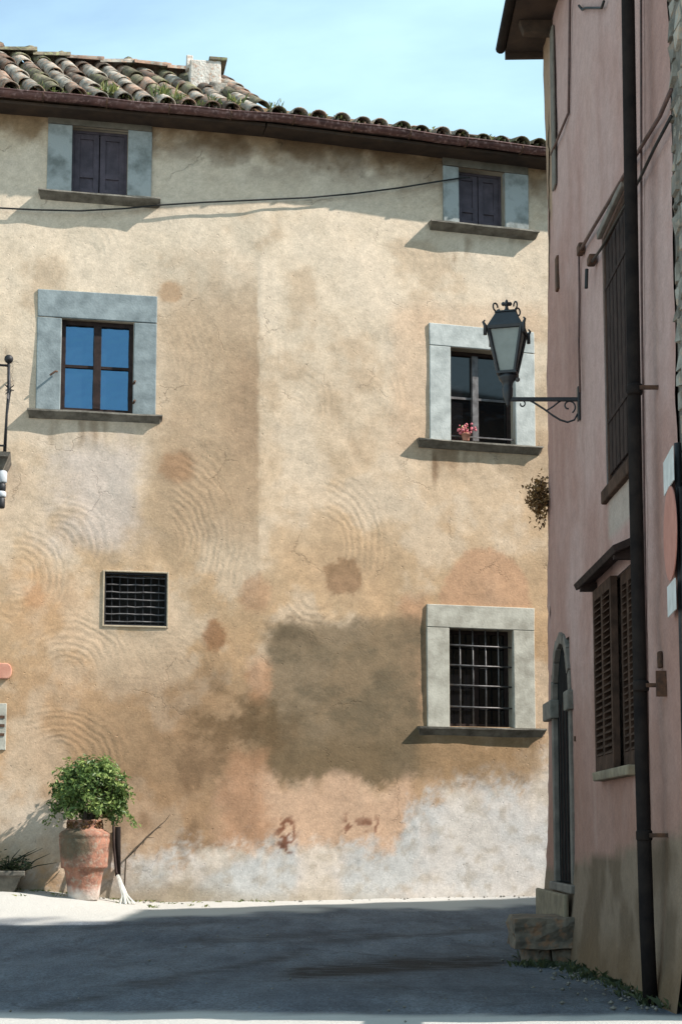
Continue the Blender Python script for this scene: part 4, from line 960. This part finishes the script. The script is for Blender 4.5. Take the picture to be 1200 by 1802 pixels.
# ================================================================ stone house at the right edge
def build_stone():
    x = P(8.2, -.012, 0).x
    st = tag(empty('stone_house', (x, 8.2, -.3)), 'rough rubble stone corner at the right edge beside the pink house', 'house')
    MB().hexa([Vector(q) for q in ((x, 8.0, -.5), (13.4, 8.0, -.5), (13.4, YN + .03, -.5), (x, YN + .03, -.5), (x, 8.0, 7.5), (13.4, 8.0, 7.5), (13.4, YN + .03, 7.5), (x, YN + .03, 7.5))]).build('wall', 'old_mortar', st)
    z = 1.9
    while z < 6.1:
        h = random.uniform(.07, .15); y = YN - .005 + random.uniform(0, .02)
        while y > 7.98:
            wd = random.uniform(.09, .22); ya = max(y - wd, 7.96)
            if y - ya > .04:
                pr = random.uniform(.006, .022); m = MB(); e = .012; rr = lambda: random.uniform(-.012, .012)
                m.hexa([Vector((x + .03, ya + e, z + e)), Vector((x + .03, y - e, z + e)), Vector((x + .03, y - e, z + h - e)), Vector((x + .03, ya + e, z + h - e)),
                        Vector((x - pr + rr(), ya + .03 + rr(), z + .02 + rr())), Vector((x - pr + rr(), y - .03 + rr(), z + .02 + rr())), Vector((x - pr + rr(), y - .03 + rr(), z + h - .02 + rr())), Vector((x - pr + rr(), ya + .03 + rr(), z + h - .02 + rr()))])
                m.build('stone', 'rubble', st)
            y = ya
        z += h
build_stone()

# ================================================================ things in the street
def build_lantern():
    m_ = pyz(1019, 703, .0); y = m_[0]; zA = m_[1]
    root = tag(empty('wall_lantern', P(y, 0, zA)), 'black iron street lantern with frosted panes on a scrolled arm', 'lantern')
    r = ray(893, 700); t = y / r.y; xl = r.x * t; top = P(y, 0, zA); arm_l = top.x - xl
    boxP(y - .03, y + .03, .0, .018, zA - .17, zA + .1).build('back_plate', 'iron_black', root, bevel=.004)
    MB().box(xl - .02, top.x - .01, y - .014, y + .014, zA - .014, zA + .016).build('arm', 'iron_black', root, bevel=.003)
    def scroll(name, pts, rr): MB().tube([(xx, y, zz) for xx, zz in pts], rr, 6).build(name, 'iron_black', root, True)
    k = 230.0
    def px(x_, y_): rr = ray(x_, y_); tt = y / rr.y; return (rr.x * tt, CZ + rr.z * tt)
    def sp(cx, cy, r0, r1, a0, a1, n=18): return [px(cx + (r0 + (r1 - r0) * j / n) * math.cos(R(a0 + (a1 - a0) * j / n)), cy + (r0 + (r1 - r0) * j / n) * math.sin(R(a0 + (a1 - a0) * j / n))) for j in range(n + 1)]
    scroll('brace', [px(922, 700), px(938, 708), px(957, 720), px(972, 731), px(985, 739), px(998, 743), px(1010, 739), px(1016, 728)], .008)
    scroll('scroll', sp(1000, 715, 4, 13, 90, 420), .007)
    scroll('scroll', [px(962, 722), px(972, 716), px(982, 708), px(990, 703)], .007)
    scroll('scroll', sp(918, 711, 2.5, 7, 200, -120), .006)
    # lantern body, a square turned a little on its stem
    a = R(-14)
    def ring(h, z): return [Vector((xl + h * math.cos(q) * math.sqrt(2), y + h * math.sin(q) * math.sqrt(2), z)) for q in (a + R(45 + 90 * j) for j in range(4))]
    zb, zt, zr = px(893, 656)[1], px(893, 585)[1], px(893, 554)[1]
    hb, ht, hr = .066, .128, .078
    B, T = ring(hb, zb), ring(ht, zt)
    for j in range(4):
        n = (j + 1) % 4; c = (B[j] + B[n] + T[j] + T[n]) / 4; inn = (Vector((xl, y, c.z)) - c).normalized() * .006
        q = [B[j], B[n], T[n], T[j]]; MB().hexa([v + inn for v in q] + [v + inn * 1.8 for v in q]).build('pane', 'frost', root)
    for j in range(4): MB().tube([B[j], T[j]], [.015, .018], 6).build('corner_bar', 'iron_black', root)
    def slab(h0, z0, h1, z1, name):
        A, Bq = ring(h0, z0), ring(h1, z1); return MB().hexa(A + Bq).build(name, 'iron_black', root, bevel=.003)
    slab(hb + .012, zb - .022, hb + .014, zb, 'bottom_frame'); slab(ht + .014, zt - .004, ht + .02, zt + .022, 'top_frame')
    cap = slab(ht + .01, zt + .022, hr, zr, 'cap')
    slab(hr + .008, zr + .001, hr + .004, zr + .014, 'cap_rim')
    for j in range(4):                        # ears on the corners and curls of the crown
        c = ring(ht + .022, zt)[j]; MB().tube([c + Vector((0, 0, -.055)), c + Vector((0, 0, .02)), c + (c - Vector((xl, y, c.z))).normalized() * .018 + Vector((0, 0, .045)), c + Vector((0, 0, .062))], [.016, .015, .010, .006], 6).build('corner_ornament', 'iron_black', root, True)
    for j in range(4):
        c0 = ring(hr, zr + .014)[j]; out = (c0 - Vector((xl, y, c0.z))).normalized()
        MB().tube([c0 + out * (.0 + .022 * math.sin(R(q))) * 1 + Vector((0, 0, .030 - .03 * math.cos(R(q)))) for q in range(0, 300, 25)], .007, 5).build('crown_curl', 'iron_black', root, True)
    MB().lathe([(.05, zr + .012), (.03, zr + .03), (.014, zr + .05), (.012, zr + .07), (.026, zr + .078), (.03, zr + .09), (.014, zr + .102), (.01, zr + .115), (.003, zr + .125)], (xl, y, 0), 12).build('finial', 'iron_black', root, True)
    for dx in (-.026, .026): MB().ball((xl + dx, y, zr + .088), .017, 8, 6).build('finial_lobe', 'iron_black', root, True)
    MB().lathe([(.075, zb - .022), (.068, zb - .05), (.045, zb - .08), (.036, zb - .11), (.042, zb - .13), (.038, zA + .03), (.02, zA - .02), (.012, zA - .045), (.004, zA - .06)][::-1], (xl, y, 0), 14).build('stem', 'iron_black', root, True)
    MB().ball((xl + .075, y - .02, zb - .06), .02, 8, 6).build('lamp_clip', 'iron_grey', root, True)
    MB().lathe([(.02, zb + .002), (.028, zb + .05), (.03, zb + .1), (.015, zb + .13)], (xl, y, 0), 12).build('bulb', 'white_paint', root, True)
build_lantern()

def leaves(name, m, parent, pts, size, flat=None, kind='stuff', asp=.45, up=.3):
    v = []; f = []; tone = []
    for p, o_, tn in pts:
        n = Vector(o_).normalized(); n = (n + Vector((random.gauss(0, .5), random.gauss(0, .5), random.gauss(0, .5) + up))).normalized()
        t = n.cross(Vector((random.gauss(0, 1), random.gauss(0, 1), random.gauss(0, 1)))).normalized(); b_ = n.cross(t)
        l = size * random.uniform(.65, 1.3); wd = l * asp; k = len(v)
        v += [p - t * l * .5, p + b_ * wd * .5 + n * .12 * l, p + t * l * .5 - n * .1 * l, p - b_ * wd * .5 + n * .12 * l]; f += [(k, k + 1, k + 2), (k, k + 2, k + 3)]; tone += [tn] * 4
    mb = MB(); mb.v = v; mb.f = f; o = mb.build(name, m, parent)
    q = o.data.attributes.new('tone', 'FLOAT', 'POINT'); q.data.foreach_set('value', np.array(tone, np.float32))
    if kind: o['kind'] = kind
    return o
def build_pot():
    d = .45; s, _ = wsz(148, 1560, d); p0 = W(s, d, 0); g = G(p0.x, p0.y); base = Vector((p0.x, p0.y, g - .01))
    zt = wsz(148, 1437, d)[1]; H = zt - base.z; k = H / .87 * .96
    prof = [(.145, 0), (.165, .01), (.178, .12), (.198, .26), (.216, .342), (.25, .35), (.254, .37), (.252, .395), (.262, .5), (.272, .6), (.274, .66), (.266, .675), (.276, .69), (.274, .725), (.25, .745), (.2, .77), (.172, .79), (.168, .83), (.19, .85), (.192, .87), (.165, .87), (.15, .8), (.02, .79)]
    m = mat('terracotta_pot', (.34, .16, .105), (.15, .075, .055), .92, 9, .4, 40, col3=(.27, .2, .15))
    # lime bloom on the foot, dark algae stain on the belly
    t = m.node_tree; N = t.nodes; K = t.links; bs = N['Principled BSDF']; src = bs.inputs['Base Color'].links[0].from_socket
    co = N.new('ShaderNodeTexCoord'); sx = N.new('ShaderNodeSeparateXYZ'); K.new(co.outputs['Object'], sx.inputs[0])
    nz = N.new('ShaderNodeTexNoise'); nz.inputs['Scale'].default_value = 9; nz.inputs['Detail'].default_value = 6; K.new(co.outputs['Object'], nz.inputs['Vector'])
    def blend(lo, hi, col, amp, fac):
        nonlocal src
        ad = N.new('ShaderNodeMath'); ad.operation = 'MULTIPLY_ADD'; K.new(nz.outputs[0], ad.inputs[0]); ad.inputs[1].default_value = amp; K.new(sx.outputs['Z'], ad.inputs[2])
        mr = N.new('ShaderNodeMapRange'); mr.interpolation_type = 'SMOOTHSTEP'; mr.inputs['From Min'].default_value = lo; mr.inputs['From Max'].default_value = hi; mr.inputs['To Max'].default_value = fac; K.new(ad.outputs[0], mr.inputs[0])
        x = N.new('ShaderNodeMixRGB'); x.inputs[2].default_value = (*col, 1); K.new(mr.outputs[0], x.inputs[0]); K.new(src, x.inputs[1]); src = x.outputs[0]
    blend(.30, .16, (.66, .6, .54), .25, .85)
    dd = N.new('ShaderNodeVectorMath'); dd.operation = 'DISTANCE'; K.new(co.outputs['Object'], dd.inputs[0]); dd.inputs[1].default_value = (-.1, -.26, .62 * k)
    a2 = N.new('ShaderNodeMath'); a2.operation = 'MULTIPLY_ADD'; K.new(nz.outputs[0], a2.inputs[0]); a2.inputs[1].default_value = .3; K.new(dd.outputs['Value'], a2.inputs[2])
    mr = N.new('ShaderNodeMapRange'); mr.interpolation_type = 'SMOOTHSTEP'; mr.inputs['From Min'].default_value = .46; mr.inputs['From Max'].default_value = .26; mr.inputs['To Max'].default_value = .8; K.new(a2.outputs[0], mr.inputs[0])
    x = N.new('ShaderNodeMixRGB'); x.inputs[2].default_value = (.07, .065, .04, 1); K.new(mr.outputs[0], x.inputs[0]); K.new(src, x.inputs[1]); src = x.outputs[0]
    K.new(src, bs.inputs['Base Color'])
    root = tag(empty('terracotta_pot', base), 'large banded terracotta pot standing against the ochre wall', 'pot')
    MB().lathe([(r * k, z * k) for r, z in prof], base, 40, .006).build('body', m, root, True)
    MB().lathe([(.02, .80 * k), (.155 * k, .80 * k), (.15 * k, .815 * k), (.02, .82 * k)], base, 20).build('soil', 'soil', root)
    # the bush
    top = wsz(160, 1327, d)[1]; bot = wsz(160, 1462, d)[1]; c = W(wsz(160, 1390, d)[0], d, (top + bot) / 2 - .02); ry = (top - bot) / 2; rx = .415
    bush = tag(empty('clipped_bush', base + Vector((0, 0, .8 * k))), 'rounded leafy green bush growing in the terracotta pot', 'plant')
    for j in range(9):
        q = random.uniform(0, 6.28); rr = random.uniform(.1, .33)
        MB().tube([base + Vector((random.uniform(-.04, .04), random.uniform(-.04, .04), .78 * k)), c + Vector((rr * .4 * math.cos(q), rr * .4 * math.sin(q), -ry * .45)), c + Vector((rr * math.cos(q), rr * math.sin(q), ry * random.uniform(-.3, .5)))], [.022, .014, .005], 6).build('stem', 'bark', bush, True)
    pts = []; clumps = []
    for j in range(120):
        v = Vector((random.gauss(0, 1), random.gauss(0, 1), random.gauss(0, 1))).normalized(); e = random.uniform(.55, .97)
        if v.z < -.75: continue
        q = Vector((v.x * rx * e, v.y * rx * .85 * e, v.z * ry * e)); 
        if v.z < -.1: q.z *= .9; q.x *= 1.05
        if v.z > .3: q.x *= .92
        clumps.append((q, random.uniform(.075, .125), random.random()))
    for q, r, tn in clumps:
        for j in range(56):
            g_ = Vector((random.gauss(0, 1), random.gauss(0, 1), random.gauss(0, 1))).normalized() * r * random.uniform(.35, 1)
            pts.append((c + q + g_, q.normalized() * .6 + g_.normalized(), min(1, max(0, .15 + .45 * tn + random.gauss(.12, .16)))))
    for j in range(8):                        # loose shoots hanging on the left and right
        a = random.choice([-1, 1]); q0 = c + Vector((a * rx * .85, random.uniform(-.15, .15), -ry * .35))
        for u in range(12): pts.append((q0 + Vector((a * .012 * u + random.gauss(0, .015), random.gauss(0, .015), -.018 * u + random.gauss(0, .015))), (a, 0, .3), random.uniform(.2, .9)))
    for j in range(40):
        v = Vector((random.gauss(0, 1), random.gauss(0, 1), abs(random.gauss(.2, .8)) - .3)).normalized(); q0 = c + Vector((v.x * rx * .93, v.y * rx * .8, v.z * ry * .93))
        for u in range(7): pts.append((q0 + v * .016 * u + Vector((random.gauss(0, .012), random.gauss(0, .012), random.gauss(0, .012) - .002 * u * u * .3)), v, random.uniform(.5, 1.0)))
    leaves('foliage', 'leaf', bush, pts, .058)
    # dead leaves and runners hanging over the rim
    pts = [(base + Vector((.19 * k * math.cos(q), .19 * k * math.sin(q), random.uniform(.72, .86) * k)), (math.cos(q), math.sin(q), 0), random.uniform(0, .6)) for q in [random.uniform(-math.pi, 0.3) for _ in range(150)]]
    leaves('dead_leaves', 'leaf_dry', bush, pts, .05)
    # broom: dark handle leaning by the pot, pale flared head
    d2 = .38; hp = [(200, 1442), (201, 1490), (205, 1535)]; a = [W(wsz(x, y, .16 + .2 * (y - 1442) / 150)[0], .16 + .2 * (y - 1442) / 150, wsz(x, y, .16 + .2 * (y - 1442) / 150)[1]) for x, y in hp]
    b1 = wsz(208, 1540, .32); b2 = wsz(226, 1598, .5); foot = W(b2[0], .5, 0); foot.z = G(foot.x, foot.y)
    root = tag(empty('broom', foot), 'thin broom with dark handle and pale flared head beside the pot', 'broom')
    MB().tube(a + [W(b1[0], .32, b1[1])], .014, 8).build('handle', 'dark_wood', root, True)
    s_ = W(b1[0], .32, b1[1]); mb = MB()
    for j in range(26):
        e = foot + Vector((random.uniform(-.09, .08), random.uniform(-.05, .05), .006)); mid_ = s_.lerp(e, .6) * 1 + Vector((0, 0, .0)); mid_ = s_.lerp(foot, .55).lerp(e, .35)
        mb.tube([s_ + Vector((random.uniform(-.008, .008), 0, 0)), mid_, e], [.012, .009, .006], 4)
    mb.build('broom_head', 'straw', root)
    # bare twig leaning at the wall
    q = [(222, 1512), (240, 1494), (258, 1474), (276, 1458), (292, 1444)]; pp = [W(wsz(x, y, .05)[0], .05, wsz(x, y, .05)[1]) for x, y in q]
    mb = MB().tube([W(wsz(222, 1512)[0] - .02, .08, G(pp[0].x, pp[0].y))] + pp, [.010, .010, .009, .010, .007, .004], 6)
    mb.tube([pp[3], pp[3] + Vector((.06, -.02, .02))], [.006, .003], 5); mb.tube([pp[2], pp[2] + Vector((.09, -.02, -.0))], [.005, .002], 5); mb.tube([pp[4], pp[4] + Vector((.05, -.01, .07))], [.004, .002], 5)
    tag(mb.build('dry_twig', 'bark', None), 'bare twig slanting up the ochre wall right of the pot', 'twig')
build_pot()

def build_trough():
    d = .32; s1 = wsz(45, 1545, d)[0]; zt = wsz(30, 1532, d)[1]; s0 = s1 - 1.1
    c = W((s0 + s1) / 2, d, 0); g = G(c.x, c.y) - .03
    root = tag(empty('stone_trough', (c.x, c.y, g)), 'low stone planter trough at the left edge by the wall', 'trough')
    mb = MB(); prof = [(s0 + .1, s1 - .12, .12, d + .12, g), (s0 + .03, s1 - .04, .06, d + .17, zt - .06), (s0, s1, .04, d + .2, zt - .055), (s0, s1, .04, d + .2, zt)]
    for (a, b_, e, f_, z) in prof: mb.v += [W(a, f_, z), W(b_, f_, z), W(b_, e, z), W(a, e, z)]
    for j in range(3):
        for k in range(4): mb.f.append((4 * j + k, 4 * j + (k + 1) % 4, 4 * j + 4 + (k + 1) % 4, 4 * j + 4 + k))
    mb.f += [(3, 2, 1, 0), (12, 13, 14, 15)]
    mb.build('basin', 'trough', root, bevel=.015)
    pl = tag(empty('trough_plant', (c.x, c.y, zt)), 'dark spiky plants in the stone trough at the left edge', 'plant')
    pts = []
    for j in range(420):
        s = random.uniform(s1 - .75, s1 + .06); pts.append((W(s, random.uniform(.06, .48), zt + abs(random.gauss(0, .06)) + .01), (0, 0, 1), random.random()))
    leaves('foliage', 'leaf_dark', pl, pts, .06)
    mb = MB()
    for j in range(26):
        s = random.uniform(s1 - .6, s1); a = random.uniform(-.12, .35); h = random.uniform(.08, .24); dd = random.uniform(.1, .4)
        mb.tube([W(s, dd, zt), W(s + a * .4, dd, zt + h * .6), W(s + a, dd, zt + h)], [.007, .006, .002], 4)
    mb.build('stalk', 'leaf_dark', pl)
build_trough()

def build_block():
    y0, y1 = 12.05, 12.65; a = ray(906, 1630); xl = a.x / a.y * y0; g = G(1.6, y0)
    z1 = CZ - (1613 - HOR) / FPX * y0 * 1.0
    root = tag(empty('stone_block', (1.6, 12.3, g)), 'worn brown mounting block below the arched door', 'stone block')
    mb = MB(); nx, ny = 5, 4; n = 0
    def blk(x0, x1, ya, yb, za, zb, nm, amp):
        m = MB(); g_ = 5
        for iz in range(g_):
            for (fx, fy) in [(i / 4, 0) for i in range(4)] + [(1, i / 4) for i in range(4)] + [(1 - i / 4, 1) for i in range(4)] + [(0, 1 - i / 4) for i in range(4)]:
                ins = .03 * (iz == g_ - 1) + .02 * (iz == 0)
                x = x0 + (x1 - x0) * fx; y = ya + (yb - ya) * fy; cx, cy = (x0 + x1) / 2, (ya + yb) / 2
                m.v.append(Vector((x + (cx - x) * ins + random.uniform(-amp, amp), y + (cy - y) * ins + random.uniform(-amp, amp), za + (zb - za) * iz / (g_ - 1) + random.uniform(-amp, amp) * .4)))
        for iz in range(g_ - 1):
            for k in range(16): m.f.append((iz * 16 + k, iz * 16 + (k + 1) % 16, iz * 16 + 16 + (k + 1) % 16, iz * 16 + 16 + k))
        m.f += [tuple(reversed(range(16))), tuple((g_ - 1) * 16 + k for k in range(16))]
        return m.build(nm, 'block', root, bevel=.006)
    blk(xl, 1.86, y0, y1, g + .12, z1, 'slab', .02)
    for (x0, x1, h) in ((xl + .1, xl + .26, .13), (xl + .27, 1.62, .12), (1.63, 1.86, .13)): blk(x0, x1, y0 + .05, y1 - .05, g - .08, g + .118, 'stone', .018)
build_block()

def build_sign():
    y = 8.34; x = P(y, .12, 0).x; g = G(x, y)
    r = ray(1197, 1000); x = r.x / r.y * y
    root = tag(empty('road_sign', (x, y, g + .6)), 'round faded red road sign with white plates, seen edge-on at right', 'road sign')
    zz = lambda py: CZ + ray(1180, py).z / ray(1180, py).y * y
    MB().tube([(x, y, zz(1395)), (x, y, zz(780))], .02, 10).build('pole', 'iron', root, True)
    # faces turned across the lane, so the camera sees them nearly edge-on
    e = Vector((.080, .995, 0)); e.normalize(); nrm = Vector((-e.y, e.x, 0)); rc = ray(1179, 930); c0 = Vector((rc.x / rc.y * (y + .1), y + .1, 0))
    def plate(u0, u1, z0, z1, m, nm): 
        q = [c0 + e * u0, c0 + e * u1]; MB().hexa([q[0] + Vector((0, 0, z0)), q[1] + Vector((0, 0, z0)), q[1] + nrm * .006 + Vector((0, 0, z0)), q[0] + nrm * .006 + Vector((0, 0, z0)), q[0] + Vector((0, 0, z1)), q[1] + Vector((0, 0, z1)), q[1] + nrm * .006 + Vector((0, 0, z1)), q[0] + nrm * .006 + Vector((0, 0, z1))]).build(nm, m, root)
    plate(-.2, .2, zz(852), zz(792), 'white_paint', 'upper_plate'); plate(-.16, .16, zz(1075), zz(1020), 'white_paint', 'lower_plate'); plate(-.62, -.36, zz(1370), zz(1278), 'white_paint', 'low_plate')
    rad = (zz(850) - zz(1016)) / 2; cz = (zz(850) + zz(1016)) / 2
    def disc(r0, off, m, nm, r1=0):
        mb = MB(); n = 36
        for o_ in (off, off + .006):
            for k in range(n): mb.v.append(c0 + e * (r0 * math.cos(2 * math.pi * k / n)) + nrm * o_ + Vector((0, 0, cz + r0 * math.sin(2 * math.pi * k / n))))
        mb.f = [tuple(range(n)), tuple(reversed(range(n, 2 * n)))] + [(k, (k + 1) % n, n + (k + 1) % n, n + k) for k in range(n)]
        mb.build(nm, m, root)
    disc(rad, .0, 'red_sign', 'disc')
    for q in (zz(1100), zz(870)): MB().box(x + .01, x + .16, y - .012, y + .012, q - .015, q + .015).build('wall_bracket', 'iron', root)
    MB().box(x - .012, x + .06, y - .06, y + .02, zz(1130), zz(860)).build('back_bracket', 'iron', root, bevel=.006)
build_sign()

def build_small():
    # flower pot on the sill of the right middle window
    o = OP['w4']; s = wsz(818, 762)[0]; z = o[2] + .0
    c = W(s, .03, z); root = tag(empty('flower_pot', c), 'small pot of pink flowers on the middle right window sill', 'flower pot')
    MB().lathe([(.035, 0), (.04, .005), (.052, .07), (.058, .072), (.058, .09), (.045, .09)], c, 16).build('pot', 'terra_pink', root, True)
    pts = [(c + Vector((random.gauss(0, .05), random.gauss(0, .04), .13 + random.gauss(0, .03))), (0, -.5, .6), random.random()) for _ in range(60)]
    leaves('leaves', 'leaf', root, pts[:18], .04)
    mb = MB()
    for p, _, _ in pts[18:]: mb.ball(p + Vector((0, -.015, .01)), random.uniform(.01, .02), 6, 4)
    mb.build('blossom', 'flower', root, True)
    # dried plant growing out of the far corner of the pink house
    c = P(corner_y(3.9), .06, 0); zc = pyz(950, 870, .1)[1]; c.z = zc
    dp = tag(empty('dried_plant', c), 'dry brown plant sprouting from the far corner of the pink house', 'plant')
    pts = [(c + Vector((random.gauss(-.03, .045), random.gauss(0, .05), random.gauss(.0, .085))), (random.gauss(0, 1), random.gauss(0, 1), random.gauss(0, 1)), random.random()) for _ in range(520)]
    pts += [(c + Vector((random.gauss(-.02, .02), 0, -.12 - .012 * k + random.gauss(0, .01))), (-1, 0, 0), random.random() * .5) for k in range(14)]
    leaves('foliage', 'leaf_dry', dp, pts, .05)
    mb = MB()
    for k in range(12): mb.tube([c + Vector((.06, 0, -.05)), c + Vector((random.uniform(-.14, .0), random.uniform(-.08, .08), random.uniform(-.14, .14)))], [.006, .002], 4)
    mb.build('stems', 'bark', dp)
    # weeds along the foot of the pink wall, tufts on the roof
    def blades(name, spots, label, m='grass'):
        v = []; f = []; tone = []
        for (p, n, h, sp) in spots:
            for j in range(n):
                q = p + Vector((random.gauss(0, sp), random.gauss(0, sp), 0)); a = random.uniform(0, 6.28); l = h * random.uniform(.5, 1.2); w_ = Vector((math.cos(a), math.sin(a), 0)) * .006 * (h / .12 + .4); b_ = Vector((random.gauss(0, .4), random.gauss(0, .4), 1)).normalized() * l
                k = len(v); v += [q - w_, q + w_, q + b_ * .6 + w_ * .7 + Vector((0, 0, 0)), q + b_ + Vector((random.gauss(0, .02), 0, -.1 * l))]; f += [(k, k + 1, k + 2), (k, k + 2, k + 3)]; tone += [random.random()] * 4
        mb = MB(); mb.v = v; mb.f = f; o = mb.build(name, m, None, kind='stuff'); q = o.data.attributes.new('tone', 'FLOAT', 'POINT'); q.data.foreach_set('value', np.array(tone, np.float32)); o['label'] = label; o['category'] = 'grass'
    sp = []
    for k in range(70):
        y = random.uniform(8.6, 12.6); d = abs(random.gauss(.03, .1)) + .03; p = P(y, d, 0); p.z = G(p.x, p.y); sp.append((p, random.randint(6, 16), random.uniform(.03, .09), .03))
    for k in range(16):
        p = Vector((random.uniform(1.35, 1.8), random.uniform(11.75, 12.05), 0)); p.z = G(p.x, p.y); sp.append((p, 12, .06, .04))
    blades('wall_weeds', sp, 'dark green weeds along the foot of the pink wall', 'leaf_dark')
    sp = []
    for (s, l, n, h) in ((-1.82, .12, 60, .16), (-1.15, .15, 70, .19), (-1.02, .05, 40, .14), (-.36, .1, 50, .13), (-.6, .05, 30, .08), (.1, .1, 25, .12), (-2.6, .05, 20, .08)):
        sp.append((slope(s, l, pitL, .08), n, h, .05))
    for k in range(90): sp.append((slope(random.uniform(-2.8, 3.9), random.uniform(-.04, .3), pitR, .05), 7, .055, .04))
    blades('roof_grass', sp, 'tufts of grass growing between the tiles above the gutter')
    sp = []
    for k in range(46):
        s = random.uniform(-3.0, .2); d = abs(random.gauss(0, .08)) + .02 if k < 34 else random.uniform(.3, .75); p = W(s, d, 0); p.z = G(p.x, p.y); sp.append((p, 8, random.uniform(.02, .05), .03))
    blades('pavement_grass', sp, 'thin grass along the foot of the ochre wall around the pot')
build_small()

def build_gravel():
    """loose grit washed to the foot of both walls"""
    mb = MB()
    for k in range(420):
        if k < 210: p = P(random.uniform(8.5, 12.8), abs(random.gauss(.05, .22)) + .03, 0)
        elif k < 330: p = W(random.uniform(-3.2, 3.4), abs(random.gauss(.03, .12)) + .02, 0)
        else: p = Vector((random.uniform(-2.5, 1.8), random.uniform(8.0, 15.5), 0))
        r = random.uniform(.006, .02) * (1 if k < 330 else .8); p.z = G(p.x, p.y) + r * .4
        n = len(mb.v); e = [Vector((random.uniform(.6, 1.2) * a, random.uniform(.6, 1.2) * b_, random.uniform(.5, .8) * c_)) * r for a, b_, c_ in ((1, 0, 0), (0, 1, 0), (-1, 0, 0), (0, -1, 0), (0, 0, 1), (0, 0, -1))]
        mb.v += [p + q for q in e]; mb.f += [tuple(n + i for i in f) for f in ((0, 1, 4), (1, 2, 4), (2, 3, 4), (3, 0, 4), (1, 0, 5), (2, 1, 5), (3, 2, 5), (0, 3, 5))]
    o = mb.build('gravel', 'old_mortar', None, kind='stuff'); o['label'] = 'loose grit scattered along the foot of the walls'; o['category'] = 'gravel'
build_gravel()
